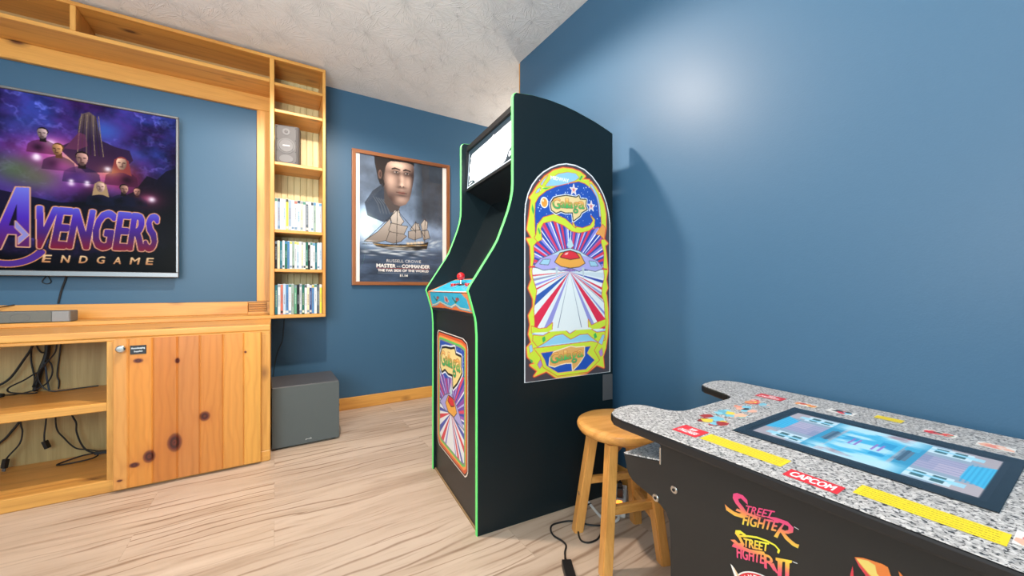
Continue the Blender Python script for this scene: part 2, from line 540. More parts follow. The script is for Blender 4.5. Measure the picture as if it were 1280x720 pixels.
def ceiling_mat():
    """white ceiling stamped with a crow's-foot brush: bursts of fine radial ridges"""
    m, n, l, b = new_mat('stomped_ceiling')
    b.inputs['Base Color'].default_value = (0.80, 0.795, 0.785, 1)
    b.inputs['Roughness'].default_value = 0.8
    tc = n.new('ShaderNodeTexCoord')
    def burst(scale, off):
        mp = n.new('ShaderNodeMapping'); mp.inputs['Location'].default_value = (off, off*0.7, 0); mp.inputs['Scale'].default_value = (1, 1, 0)
        l.new(tc.outputs['Object'], mp.inputs[0])
        v = n.new('ShaderNodeTexVoronoi'); v.voronoi_dimensions = '2D'; v.inputs['Scale'].default_value = scale
        l.new(mp.outputs[0], v.inputs['Vector'])
        s = n.new('ShaderNodeVectorMath'); s.operation = 'SUBTRACT'
        l.new(mp.outputs[0], s.inputs[0]); l.new(v.outputs['Position'], s.inputs[1])
        no = n.new('ShaderNodeVectorMath'); no.operation = 'NORMALIZE'; l.new(s.outputs[0], no.inputs[0])
        ln = n.new('ShaderNodeVectorMath'); ln.operation = 'LENGTH'; l.new(s.outputs[0], ln.inputs[0])
        sc = n.new('ShaderNodeVectorMath'); sc.operation = 'SCALE'; sc.inputs['Scale'].default_value = 9; l.new(no.outputs[0], sc.inputs[0])
        ml = n.new('ShaderNodeMath'); ml.operation = 'MULTIPLY'; ml.inputs[1].default_value = 7; l.new(ln.outputs[1], ml.inputs[0])
        cx = n.new('ShaderNodeSeparateXYZ'); l.new(sc.outputs[0], cx.inputs[0])
        cb = n.new('ShaderNodeCombineXYZ'); l.new(cx.outputs[0], cb.inputs[0]); l.new(cx.outputs[1], cb.inputs[1]); l.new(ml.outputs[0], cb.inputs[2])
        ad = n.new('ShaderNodeVectorMath'); ad.operation = 'ADD'; l.new(cb.outputs[0], ad.inputs[0]); l.new(v.outputs['Color'], ad.inputs[1])
        nz = n.new('ShaderNodeTexNoise'); nz.inputs['Scale'].default_value = 1.5; nz.inputs['Detail'].default_value = 0.4
        l.new(ad.outputs[0], nz.inputs['Vector'])
        r = ramp(n, [(0.56, (0, 0, 0)), (0.64, (1, 1, 1)), (0.72, (0.5, 0.5, 0.5))])
        l.new(nz.outputs['Fac'], r.inputs[0])
        return r.outputs[0]
    a, c = burst(4.6, 0.0), burst(5.2, 3.3)
    mx = n.new('ShaderNodeMath'); mx.operation = 'MAXIMUM'
    l.new(a, mx.inputs[0]); l.new(c, mx.inputs[1])
    bp = n.new('ShaderNodeBump'); bp.inputs['Strength'].default_value = 0.8; bp.inputs['Distance'].default_value = 0.0019
    l.new(mx.outputs[0], bp.inputs['Height']); l.new(bp.outputs['Normal'], b.inputs['Normal'])
    return m

def floor_mat():
    m, n, l, b = new_mat('vinyl_plank_floor')
    tc = n.new('ShaderNodeTexCoord')
    br = n.new('ShaderNodeTexBrick')
    br.offset = 0.37; br.inputs['Scale'].default_value = 1.0
    br.inputs['Brick Width'].default_value = 1.22; br.inputs['Row Height'].default_value = 0.18
    br.inputs['Mortar Size'].default_value = 0.0012; br.inputs['Mortar Smooth'].default_value = 0.1
    br.inputs['Color1'].default_value = (0, 0, 0, 1); br.inputs['Color2'].default_value = (1, 1, 1, 1)
    br.inputs['Mortar'].default_value = (0.5, 0.5, 0.5, 1)
    l.new(tc.outputs['Object'], br.inputs['Vector'])
    sx = n.new('ShaderNodeSeparateXYZ'); l.new(tc.outputs['Object'], sx.inputs[0])
    cb = n.new('ShaderNodeCombineXYZ')
    wm = n.new('ShaderNodeMapping'); wm.inputs['Scale'].default_value = (1.7, 4.5, 1); l.new(tc.outputs['Object'], wm.inputs[0])
    wn = n.new('ShaderNodeTexNoise'); wn.inputs['Scale'].default_value = 1; wn.inputs['Detail'].default_value = 3; l.new(wm.outputs[0], wn.inputs['Vector'])
    wa = n.new('ShaderNodeMath'); wa.operation = 'MULTIPLY_ADD'; wa.inputs[1].default_value = 0.085
    l.new(wn.outputs['Fac'], wa.inputs[0]); l.new(sx.outputs[1], wa.inputs[2])
    l.new(sx.outputs[0], cb.inputs[0]); l.new(wa.outputs[0], cb.inputs[1])
    mu = n.new('ShaderNodeMath'); mu.operation = 'MULTIPLY'; mu.inputs[1].default_value = 7.0
    l.new(br.outputs['Color'], mu.inputs[0]); l.new(mu.outputs[0], cb.inputs[2])
    def mapped(sc):
        mp = n.new('ShaderNodeMapping'); mp.inputs['Scale'].default_value = sc; l.new(cb.outputs[0], mp.inputs[0]); return mp.outputs[0]
    n1 = n.new('ShaderNodeTexNoise'); n1.inputs['Scale'].default_value = 1; n1.inputs['Detail'].default_value = 4; n1.inputs['Distortion'].default_value = 0.8
    l.new(mapped((1.1, 9, 1)), n1.inputs['Vector'])
    n2 = n.new('ShaderNodeTexNoise'); n2.inputs['Scale'].default_value = 1; n2.inputs['Detail'].default_value = 4
    l.new(mapped((6, 75, 1)), n2.inputs['Vector'])
    wv = n.new('ShaderNodeTexWave'); wv.bands_direction = 'Y'; wv.inputs['Scale'].default_value = 1.5
    wv.inputs['Distortion'].default_value = 13; wv.inputs['Detail'].default_value = 2.2; wv.inputs['Detail Scale'].default_value = 0.8
    l.new(mapped((0.6, 4.2, 1)), wv.inputs['Vector'])
    r1 = ramp(n, [(0.28, (0.44, 0.325, 0.235)), (0.5, (0.57, 0.445, 0.34)), (0.75, (0.645, 0.52, 0.41))])
    l.new(n1.outputs['Fac'], r1.inputs[0])
    r2 = ramp(n, [(0.30, (0.74, 0.69, 0.66)), (0.45, (1, 1, 1))])
    l.new(n2.outputs['Fac'], r2.inputs[0])
    rw = ramp(n, [(0.0, (0.58, 0.51, 0.46)), (0.07, (0.86, 0.83, 0.81)), (0.2, (1, 1, 1))])
    l.new(wv.outputs['Fac'], rw.inputs[0])
    c = mixc(n, l, 0.6, r1.outputs[0], r2.outputs[0], 'MULTIPLY')
    n4 = n.new('ShaderNodeTexNoise'); n4.inputs['Scale'].default_value = 1; n4.inputs['Detail'].default_value = 2
    l.new(mapped((1.6, 7, 1)), n4.inputs['Vector'])
    r4 = ramp(n, [(0.42, (0, 0, 0)), (0.55, (1, 1, 1))]); l.new(n4.outputs['Fac'], r4.inputs[0])
    c = mixc(n, l, r4.outputs[0], c, mixc(n, l, 1.0, c, rw.outputs[0], 'MULTIPLY'))
    rb = ramp(n, [(0.0, (0.94, 0.93, 0.93)), (1.0, (1.04, 1.03, 1.02))])
    l.new(br.outputs['Color'], rb.inputs[0])
    c = mixc(n, l, 1.0, c, rb.outputs[0], 'MULTIPLY')
    mk = n.new('ShaderNodeMath'); mk.operation = 'MULTIPLY'; mk.inputs[1].default_value = 0.2
    l.new(br.outputs['Fac'], mk.inputs[0])
    c = mixc(n, l, mk.outputs[0], c, (0.20, 0.14, 0.10))
    l.new(c, b.inputs['Base Color'])
    b.inputs['Roughness'].default_value = 0.42
    bp = n.new('ShaderNodeBump'); bp.inputs['Strength'].default_value = 0.1; bp.inputs['Distance'].default_value = 0.002
    l.new(n2.outputs['Fac'], bp.inputs['Height']); l.new(bp.outputs['Normal'], b.inputs['Normal'])
    return m

PAINT = wall_paint()
struct('floor', MB().box(-3.4, 3.4, -2.6, 3.30, -0.1, 0), floor_mat())
struct('ceiling', MB().box(-3.4, 3.4, -2.6, 3.30, 2.44, 2.54), ceiling_mat())
struct('wall_back', MB().box(-3.4, 3.4, 3.15, 3.30, 0, 2.44), PAINT)
struct('wall_right', MB().box(1.394, 1.466, -2.6, 2.135, 0, 2.44), PAINT)
struct('wall_hallway', MB().box(1.466, 3.4, 2.015, 2.135, 0, 2.44), PAINT)
struct('baseboard_back', MB().box(-0.016, 3.4, 3.134, 3.15, 0, 0.092, bev=0.003), PINE[0])
struct('baseboard_right', MB().box(1.382, 1.394, -2.6, 2.128, 0, 0.092, bev=0.003), PINE[1])
struct('trim_1', MB().box(1.3925, 1.47, 2.135, 2.147, 0, 2.435, bev=0.002), PINE[2])
# the doorway on the hallway side of the right wall (seen only mirrored in the poster glass)
dm = MB()
dm.box(1.56, 2.36, 2.137, 2.163, 0.005, 2.03, bev=0.003)
for a, b_, c, d in ((1.63, 1.93, 0.2, 0.95), (1.99, 2.29, 0.2, 0.95), (1.63, 1.93, 1.1, 1.9), (1.99, 2.29, 1.1, 1.9)):
    dm.box(a, b_, 2.163, 2.170, c, d, bev=0.006)
door = struct('door_1', dm, PINE[2])
MB().box(1.472, 1.555, 2.136, 2.158, 0, 2.115, bev=0.003).box(2.365, 2.448, 2.136, 2.158, 0, 2.115, bev=0.003)\
    .box(1.556, 2.364, 2.136, 2.158, 2.034, 2.115, bev=0.003).build('door_casing', PINE[2], door)
MB().cyl((1.62, 2.163, 0.98), 0.011, 0.035, 'y').box(1.602, 1.638, 2.163, 2.170, 0.90, 1.06, bev=0.003)\
    .box(1.61, 1.74, 2.19, 2.204, 0.972, 0.988, bev=0.005).build('door_handle', RUBBER, door)

# ================================================================== BUILT-IN SHELVING
YB = 3.148          # back of everything on the back wall
shelf = thing('wall_shelf_unit', 'honey pine wall unit framing the television, shelf bridge over it and narrow tower at right',
              'shelf unit', (-0.9, 3.02, 0.735))
FY = 2.88
B = 0.0025
MB().box(-2.2, 0.298, FY, YB, 2.400, 2.420, bev=B).build('top_board', PINE[0], shelf)
MB().box(-2.2, -0.026, FY, YB, 2.246, 2.268, bev=B).build('bridge_shelf', PINE[0], shelf)
for x in (-0.898, -1.78):
    MB().box(x, x+0.022, FY+0.001, YB-0.01, 2.268, 2.400, bev=B).build('divider', PINE[2], shelf)
MB().box(-2.2, -0.026, YB-0.009, YB, 2.268, 2.400).build('bridge_back', PLYX, shelf)
MB().box(-0.025, 0.001, FY, YB, 0.757, 2.400, bev=B).build('side_panel', PINE[2], shelf)
MB().box(0.279, 0.298, FY, YB, 0.757, 2.400, bev=B).build('side_panel', PINE[2], shelf)
TOWER = [2.236, 2.066, 1.727, 1.290, 1.036]
for z in TOWER:
    MB().box(0.001, 0.279, FY+0.003, YB-0.012, z, z+0.020, bev=B).build('shelf', PINE[0], shelf)
MB().box(-2.2, 0.298, FY, YB, 0.7355, 0.757, bev=B).build('bottom_board', PINE[0], shelf)
bb = MB()
nb = 7
for i in range(nb):
    w = 0.278/nb
    bb.box(0.001+i*w+0.0012, 0.001+(i+1)*w-0.0012, YB-0.010, YB-0.003, 0.757, 2.400, bev=0.0022)
bb.box(0.001, 0.279, YB-0.003, YB, 0.757, 2.400)
bb.build('beadboard_back', BEAD, shelf)
MB().box(-2.2, -0.0255, 3.120, YB, 2.148, 2.246, bev=B).build('header_board', PINE[0], shelf)
MB().box(-0.101, -0.0255, 3.121, YB, 0.842, 2.148, bev=B).build('upright_trim', PINE[2], shelf)
bs = MB()
bs.box(-2.2, -0.150, 3.121, YB, 0.757, 0.840, bev=B)
bs.box(-0.150, -0.0255, 3.121, YB, 0.757, 0.772).box(-0.150, -0.0255, 3.121, YB, 0.834, 0.840).box(-0.042, -0.0255, 3.121, YB, 0.772, 0.834)
bs.build('backsplash', PINE[0], shelf)
vg = MB()
vg.box(-0.150, -0.042, 3.142, YB, 0.772, 0.834)
for i in range(4):
    z = 0.7765+i*0.0145
    vg.box(-0.148, -0.044, 3.124, 3.140, z, z+0.0085, bev=0.002)
vg.build('vent_slats', PINE[0], shelf)

# base cabinet with open bay on the left and a plank door
tag(MB().box(-2.2, -0.0175, 2.440, YB, 0.703, 0.7350, bev=0.005, seg=2).build('countertop', PINE[0], loc=(-1.1, 2.79, 0.703)),
    'long honey pine countertop under the soundbar, topping the low cabinet', 'countertop')
cab = thing('media_cabinet', 'low honey pine cabinet with an open cable bay and a knotty plank door', 'cabinet', (-1.1, 2.79, 0))
MB().box(-2.2, -0.018, 2.442, 2.462, 0.688, 0.7025, bev=B).build('top_rail', PINE[0], cab)
MB().box(-2.2, -0.018, 2.440, 2.462, 0.0, 0.058, bev=0.004).build('bottom_rail', PINE[0], cab)
MB().box(-0.646, -0.606, 2.441, 2.463, 0.058, 0.688, bev=B).build('stile', PINE[2], cab)
MB().box(-0.064, -0.018, 2.441, 2.463, 0.058, 0.688, bev=B).build('stile', PINE[2], cab)
MB().box(-2.2, -0.640, 2.446, 2.900, 0.372, 0.410, bev=0.003).build('shelf', PINE[0], cab)
MB().box(-2.2, -0.640, 2.462, 2.900, 0.030, 0.050).build('bay_floor', PINE[0], cab)
MB().box(-2.2, -0.640, 2.902, 2.914, 0.030, 0.702).build('back_panel', PLY, cab)
MB().box(-0.640, -0.622, 2.464, 2.914, 0.030, 0.702).build('partition', PINE[2], cab)
MB().box(-0.036, -0.018, 2.464, YB, 0.0, 0.702).build('side_panel', PINE[2], cab)

# plank door: painted grain, six v-grooves, hand placed knots
XD0, XD1, ZD0, ZD1 = -0.620, -0.060, 0.014, 0.698
GROOVES = [-0.570, -0.4855, -0.3965, -0.312, -0.220, -0.1334]
def paint_door():
    nx, ny = 300, 330
    cv = Canvas(XD0, XD1, ZD0, ZD1, nx, ny, 'd99a55', ss=1)
    base = [srgb(c) for c in ('dc9a50', 'da8e3c', 'c87a34', 'c87f40', 'cf843c', 'd89244', 'e0a04a')]
    edges = [XD0]+GROOVES+[XD1]
    knots = [(-0.5351, 0.594, .017, .011), (-0.3965, 0.580, .009, .013), (-0.4967, 0.143, .021, .028), (-0.5487, 0.1145, .018, .012),
             (-0.4075, 0.1886, .026, .042), (-0.2933, 0.295, .021, .024), (-0.128, 0.598, .006, .006), (-0.5965, 0.055, .009, .005)]
    X = cv.X[None, :]+0*cv.Y[:, None]; Y = cv.Y[:, None]+0*cv.X[None, :]
    out = np.zeros((ny, nx, 3))
    warp = fbm(nx, ny, 5, 3, 3, 11)-0.5
    for i in range(7):
        m = (X >= edges[i]) & (X < edges[i+1])
        ph = X*95+i*7.3+warp*4.0+1.0*np.sin((Y+i*.23)*2.2)
        for kx, ky, ra, rb in knots:
            d = np.sqrt(((X-kx)/ra)**2+((Y-ky)/(rb*1.6))**2)
            ph = ph+2.6*np.exp(-d*0.5)*np.sign(X-kx+1e-6)
        g = 0.5+0.5*np.sin(ph*2.4)
        tone = fbm(nx, ny, 40, 3, 4, 20+i)
        c = base[i]*(0.93+0.10*tone[..., None])
        c = c*(1-0.055*(g[..., None]**3)*np.array([0.6, 1.0, 1.5]))
        out = np.where(m[..., None], c, out)
    for kx, ky, ra, rb in knots:
        rr = np.sqrt(((X-kx)/ra)**2+((Y-ky)/rb)**2)+(warp*0.5)
        halo = np.exp(-np.maximum(rr-0.8, 0)*1.6)*0.5
        out = out*(1-halo[..., None])+srgb('a85a26')*halo[..., None]
        core = np.clip((1.12-rr)*2.2, 0, 1)*0.92
        ring = 0.5+0.5*np.sin(rr*11)
        kc = srgb('48180f')*(0.7+0.6*ring[..., None])
        out = out*(1-core[..., None])+kc*core[..., None]
    cv.a = out; cv.cov[:] = 1
    return cv
def door_place(X, Y):
    d = np.zeros_like(X)
    for g in GROOVES: d = np.maximum(d, np.clip(1-np.abs(X-g)/0.0042, 0, 1))
    edge = np.clip(1-np.minimum(X-XD0, XD1-X)/0.004, 0, 1)
    return X, 2.4185+0.0055*d+0.003*edge, Y
dr = MB().box(XD0, XD1, 2.424, 2.4395, ZD0, ZD1).build('door', PINE[2], cab)
art_mesh('plank_face', paint_door(), door_place, PAINTED, dr)
MB().lathe((0, 0, 0), [(0, 0), (.006, 0), (.006, .010), (.016, .016), (.017, .022), (.012, .027), (0, .028)], 28)\
    .move(Matrix.Translation((-0.590, 2.419, 0.655)) @ Matrix.Rotation(math.radians(90), 4, 'X')).build('knob', CHROME, dr, True)
pc = Canvas(-0.5615, -0.5085, 0.6265, 0.6655, 110, 80, '20242a', 2)
pc.text('Housekeeping', (-.558, .6475), (-.512, .6485), (-.558, .6575), (-.512, .6585), 'e8eef2', 1)
pc.text('Supplies', (-.549, .634), (-.520, .635), (-.549, .642), (-.520, .643), 'e8eef2', 1)
lp = MB().box(-0.5625, -0.5075, 2.4155, 2.4185, 0.6255, 0.6665, bev=0.001).build('name_plate', plain('black_plate', (0.012, 0.014, 0.018), 0.4), dr)
lp['label'] = 'small black name plate with two lines of white lettering'
art_mesh('plate_print', pc, lambda X, Y: (X, 2.4152+0*X, Y), PRINT, dr)

# ================================================================== TELEVISION
TX0, TX1, TZ0, TZ1 = -2.214, -0.4975, 0.996, 1.981
tv = thing('television', 'large flat television with thin silver bezel showing a purple space film title', 'television', (-1.356, 3.1, TZ0))
MB().box(TX0+.01, TX1-.01, 3.082, 3.118, TZ0+.01, TZ1-.01, bev=.006).box(-1.7, -1.0, 3.118, YB, 1.3, 1.7, bev=.004).build('housing', RUBBER, tv)
fm = MB()
fm.box(TX0, TX1, 3.066, 3.084, TZ1-.014, TZ1, bev=.003).box(TX0, TX1, 3.066, 3.084, TZ0, TZ0+.030, bev=.003)
fm.box(TX0, TX0+.014, 3.066, 3.084, TZ0+.03, TZ1-.014, bev=.003).box(TX1-.014, TX1, 3.066, 3.084, TZ0+.03, TZ1-.014, bev=.003)
fm.build('bezel', GREYMETAL, tv)
def paint_tv():
    x0, x1, y0, y1 = TX0+.014, TX1-.014, TZ0+.030, TZ1-.014
    nx, ny = 620, 350
    cv = Canvas(x0, x1, y0, y1, nx, ny, '0a0820', ss=2)
    w, h = cv.w, cv.h
    n1 = fbm(w, h, 9, 5, 6, 3, .6); n2 = fbm(w, h, 6, 4, 6, 4, .6); n3 = fbm(w, h, 14, 8, 5, 8, .6)
    X = cv.X[None, :]+0*cv.Y[:, None]; Y = cv.Y[:, None]+0*cv.X[None, :]
    k = np.clip((n1-.36)*2.6, 0, 1)[..., None]; q = np.clip((n2-.46)*4.5, 0, 1)[..., None]
    A = srgb('050414')*(1-k)+srgb('33409c')*k
    A = A*(1-.6*q)+srgb('5c2c8e')*.6*q
    wisp = np.clip(1-np.abs(n3-.5)*18, 0, 1)[..., None]*k
    A = A+wisp*np.array([.20, .20, .30])
    edge = np.clip((X+.86)/.32, 0, 1)*np.clip((1.70-Y)/.28, 0, 1)
    A = A*(1-.93*edge[..., None])
    low = np.clip((1.24-Y)/.16, 0, 1)[..., None]
    A = A*(1-.86*low)
    cv.a = np.clip(A, 0, 1); cv.cov[:] = 1
    # glowing clouds of the space scene
    for x, y, r, c, al in ((-1.05, 1.66, .13, 'c03aa0', .75), (-.95, 1.58, .13, 'e05ab0', .6), (-.82, 1.61, .10, 'f0b070', .75), (-.95, 1.64, .07, 'f0c080', .8),
                           (-.77, 1.56, .11, 'd03a80', .7), (-.63, 1.46, .08, 'f0508a', .8), (-1.02, 1.70, .06, 'ff9ad8', .7), (-.83, 1.83, .09, '3a7ae0', .6),
                           (-1.12, 1.80, .10, '34489c', .5), (-1.0, 1.50, .10, '7a3ab0', .6), (-.70, 1.72, .06, '4a5ac0', .5), (-1.16, 1.56, .10, '4c6a3c', .75), (-1.07, 1.52, .09, '5a6a38', .6)):
        cv.ell(x, y, r, r*.8, c, al, soft=True)
    for x, y, r in ((-1.081, 1.63, .018), (-.954, 1.51, .014), (-.893, 1.514, .014), (-.811, 1.613, .02), (-.624, 1.457, .022), (-1.032, 1.717, .02)):
        cv.ell(x, y, r, r, 'ffe8ff', .9, soft=True)
    # an invented crowd of travellers before a rock spire, lit by the glowing clouds
    ridge = [(-2.2, 1.38), (-1.9, 1.50), (-1.6, 1.42), (-1.3, 1.46), (-1.0, 1.40), (-.80, 1.43), (-.70, 1.50), (-.645, 1.60), (-.60, 1.585), (-.56, 1.64), (-.51, 1.67), (-.51, 1.2), (-2.2, 1.2)]
    cv.poly(ridge, '07060f', .72)
    spire = [(-1.005, 1.70), (-.96, 1.735), (-.930, 1.79), (-.925, 1.87), (-.912, 1.905), (-.885, 1.922), (-.858, 1.90), (-.846, 1.83), (-.835, 1.77), (-.78, 1.745), (-.72, 1.735), (-.705, 1.68), (-.76, 1.60), (-.9, 1.58)]
    cv.poly(spire, grad_v(1.6, 1.92, '3a1c40', '2a1a34', '6a5a50'), .9)
    for i in range(7):
        xa = -.918+i*.011
        cv.line([(xa+.004, 1.905), (xa-.006+.003*i, 1.80), (xa-.012+.006*i, 1.68)], .003, ('8a7660', '2a2024')[i % 2])
    cv.poly([(-.925, 1.80), (-.90, 1.79), (-.89, 1.73), (-.93, 1.70), (-.98, 1.70)], '7a3a5c', .55)
    def person(x, y, s, skin, hair, coat, long=False, turn=0.0, lit=1):
        cv.poly([(x-2.0*s, y-3.6*s), (x-1.8*s, y-2.1*s), (x-1.3*s, y-1.6*s), (x-.5*s, y-1.2*s), (x+.5*s, y-1.2*s), (x+1.3*s, y-1.6*s), (x+1.8*s, y-2.1*s), (x+2.0*s, y-3.6*s)], coat, .62)
        cv.ell(x-lit*.6*s, y-2.6*s, .8*s, .8*s, '000008', .6, soft=True)
        if long:
            cv.poly([(x-.8*s, y+.6*s), (x-1.0*s, y-.6*s), (x-1.15*s, y-1.8*s), (x-.2*s, y-1.5*s), (x+.3*s, y-1.5*s), (x+1.2*s, y-1.9*s), (x+1.0*s, y-.6*s), (x+.8*s, y+.6*s)], hair)
        cv.poly([(x-.36*s, y-.5*s), (x-.42*s, y-1.5*s), (x+.42*s, y-1.5*s), (x+.36*s, y-.5*s)], hair)
        sk = srgb(skin)
        def face(X, Y):
            k = np.clip(.88+.50*lit*(X-x-turn*s)/s, .40, 1.15)*np.clip(.95+.22*(Y-y)/s, .6, 1.1)
            return sk*k[..., None]
        cv.ell(x+turn*.4*s, y+.34*s, .68*s, .74*s, hair)
        cv.poly([(x+(turn+a)*s, y+b*s) for a, b in ((-.60, .35), (-.45, .72), (0, .84), (.45, .72), (.60, .35), (.58, -.25), (.40, -.75), (.16, -1.02), (-.16, -1.02), (-.40, -.75), (-.58, -.25))], face)
        for e in (-.27, .27):
            cv.ell(x+(turn*1.4+e)*s, y+.10*s, .19*s, .09*s, '1a0c12', .65)
        cv.ell(x+(turn*1.5-lit*.10)*s, y-.22*s, .10*s, .28*s, '2a1018', .45)
        cv.ell(x+turn*1.4*s, y-.56*s, .26*s, .07*s, '2c0f16', .7)
        cv.ell(x+turn*s, y-.88*s, .42*s, .24*s, hair, .0 if long else .45)
    person(-1.058, 1.765, .030, 'c0a4a4', '1c1416', '4a1c34', turn=-.10)
    person(-1.000, 1.690, .032, 'd09868', '5c3a22', '301a34', turn=-.20)
    person(-.754, 1.655, .036, 'e0b098', '8a3c3c', '401830', True, lit=-1)
    person(-.913, 1.655, .038, 'c8988e', '1c1214', '241c3c')
    person(-.688, 1.500, .023, 'c08878', '30181a', '14122a', lit=-1)
    person(-.746, 1.508, .027, 'b88878', '160e12', '10122a', turn=.12)
    person(-.840, 1.507, .029, 'd8b0a0', 'a88a66', '10142c', True)
    for x, y, r, c in ((-.985, 1.60, .05, 'd85ab8'), (-.80, 1.60, .045, 'f0a868'), (-.93, 1.55, .05, '8a50d0'), (-.64, 1.465, .035, 'ff78b0')):
        cv.ell(x, y, r, r*.7, c, .42, soft=True)
    for x, y, r in ((-1.081, 1.64, .012), (-.954, 1.525, .010), (-.893, 1.525, .010), (-.811, 1.613, .014), (-.624, 1.462, .016)):
        cv.ell(x, y, r, r, 'fff0ff', .9, soft=True)
    # the title
    pg = grad_v(1.15, 1.40, '7a1830', '43206e', '4a2aa8', '5d6cd8')
    def ttl(col, bold, ocol=None, outline=0):
        cv.text('VENGERS', (-1.108, 1.150), (-.612, 1.156), (-1.075, 1.372), (-.592, 1.372), col, bold, outline, ocol or '000000')
    ring = [(-1.185+.155*math.cos(t), 1.245+.185*math.sin(t)) for t in np.linspace(math.radians(120), math.radians(320), 40)]
    cv.line(ring, .040, 'd08a58'); cv.line(ring, .031, '4a2a86')
    ttl('100818', 12); ttl('b8744c', 9); ttl('e4b098', 7); ttl(pg, 5)
    A_ = [(-1.245, 1.135), (-1.153, 1.462), (-1.106, 1.466), (-1.106, 1.152), (-1.150, 1.152), (-1.150, 1.215), (-1.182, 1.215), (-1.205, 1.135)]
    cv.outlined(A_, grad_v(1.14, 1.47, '5a1c50', '4a2ab0', '6d74dc'), .005, 'd8a080')
    cv.poly([(-1.150, 1.26), (-1.150, 1.375), (-1.177, 1.26)], '150c28')
    cv.outlined([(-1.155, 1.285), (-1.108, 1.215), (-1.145, 1.165), (-1.145, 1.20), (-1.13, 1.215), (-1.155, 1.25)], '8a86c8', .003, 'd8a080')
    gold = grad_v(1.07, 1.118, 'b87a50', 'f0d0a0')
    for i, ch in enumerate('ENDGAME'):
        a = -1.062+i*.0685; wch = .030 if ch != 'M' else .038
        cv.text(ch, (a, 1.073), (a+wch, 1.073), (a+.006, 1.112), (a+wch+.006, 1.112), gold, 1)
    return cv
art_mesh('screen', paint_tv(), lambda X, Y: (X, 3.0815+0*X, Y), TVGLOW, tv)

# ================================================================== SOUNDBAR
sb = thing('soundbar', 'long grey soundbar lying on the pine countertop below the television', 'soundbar', (-1.38, 2.94, 0.757))
MB().box(-1.85, -0.8985, 2.895, 2.99, 0.7575, 0.8145, bev=.006, seg=2).build('housing', plain('soundbar_grey', (.15, .155, .15), .55), sb)
MB().box(-1.79, -0.9645, 2.889, 2.897, 0.760, 0.8125, bev=.002).build('cloth_grille', plain('soundbar_cloth', (.155, .165, .155), .85, spec=.2, bump=(900, .4, .001)), sb)
e = MB().box(-0.9635, -0.902, 2.8905, 2.897, 0.7595, 0.8125, bev=.002).build('end_cap', plain('soundbar_cap', (.24, .245, .25), .5), sb)
e['label'] = 'lighter grey end cap'
MB().tube([(-1.068+.032*math.cos(t), 2.8885, .786+.020*math.sin(t)) for t in np.linspace(0, 2*math.pi, 33)], .0012, 6, 0).build('badge_ring', MIDGREY, sb)

# ================================================================== SHELF SPEAKER
sp = thing('shelf_speaker', 'small grey bookshelf speaker standing in the tower above the film cases', 'speaker', (0.082, 2.99, 1.7472), math.radians(-9), local=True)
DGS = plain('speaker_grey', (.085, .083, .085), .5)
MB().prism([(-.070, -.055), (.058, -.055), (.070, -.043), (.070, .045), (.050, .075), (-.050, .075), (-.070, .045)], 0, .262, 'z', .004).build('cabinet', DGS, sp)
MB().box(-.064, .054, -.0605, -.054, .006, .256, bev=.004).build('baffle', DGS, sp)
wf = MB().cyl((-.005, -.060, .125), .050, -.004, 'y', 40).cyl((-.005, -.064, .125), .044, -.003, 'y', 40, .040).build('woofer', MIDGREY, sp)
MB().box(-.024, .016, -.0695, -.0668, .121, .129, bev=.001).build('badge', WHITEPL, wf)
MB().cyl((-.005, -.060, .218), .022, -.004, 'y', 28).cyl((-.005, -.064, .218), .011, -.006, 'y', 20, .004).build('tweeter', MIDGREY, sp)
pm = MB().cyl((0, 0, 0), .040, -.004, 'y', 32)
pm.move(Matrix.Translation((-.005, -.0595, .040)) @ Matrix.Diagonal((1, 1, .65, 1))).build('bass_port', MIDGREY, sp)
for x in (-.058, .048):
    for z in (.02, .09, .165, .245):
        MB().cyl((x, -.0603, z), .0035, -.002, 'y', 10).build('screw', RUBBER, sp)

# ================================================================== FILM CASES in the tower
ORD = ['first', 'second', 'third', 'fourth', 'fifth', 'sixth', 'seventh', 'eighth', 'ninth', 'tenth', 'eleventh', 'twelfth',
       'thirteenth', 'fourteenth', 'fifteenth', 'sixteenth', 'seventeenth', 'eighteenth', 'nineteenth', 'twentieth']
SHADES = {'white': 'e9ebee', 'pale blue': 'b4cbe0', 'blue grey': '8fa2b6', 'yellow': 'ecd64c', 'cream': 'ead9b2', 'dark grey': '5b6670',
          'grey green': '8fa79c', 'black': '20242a', 'dark green': '2c6a5a', 'blue': '4b7fb2', 'teal': '2f6f7c', 'red': 'd0705c',
          'green': '5f9c7c', 'navy': '33457c', 'pale grey': 'cfd6d8'}
ROWS = [
    ('top', 1.311, .207, ['white', 'blue grey', 'white', 'pale blue', 'yellow', 'blue grey', 'white', 'pale grey', 'pale blue', 'cream', 'white', 'dark grey', 'white', 'pale grey', 'grey green', 'white', 'pale grey']),
    ('middle', 1.057, .186, ['black', 'cream', 'teal', 'white', 'dark green', 'blue', 'white', 'grey green', 'pale grey', 'pale blue', 'white', 'cream', 'white', 'dark green', 'black', 'white', 'pale grey', 'teal', 'white', 'pale blue']),
    ('bottom', .758, .202, ['teal', 'pale grey', 'red', 'pale blue', 'blue', 'white', 'grey green', 'green', 'black', 'pale grey', 'dark green', 'white', 'cream', 'navy', 'blue', 'white', 'dark grey', 'yellow'])]
CASEPL = {}
drng = random.Random(4)
def case_mesh(w, d, h):
    m = MB()
    m.box(0, w, 0, d, 0, h, bev=.0012)
    return m
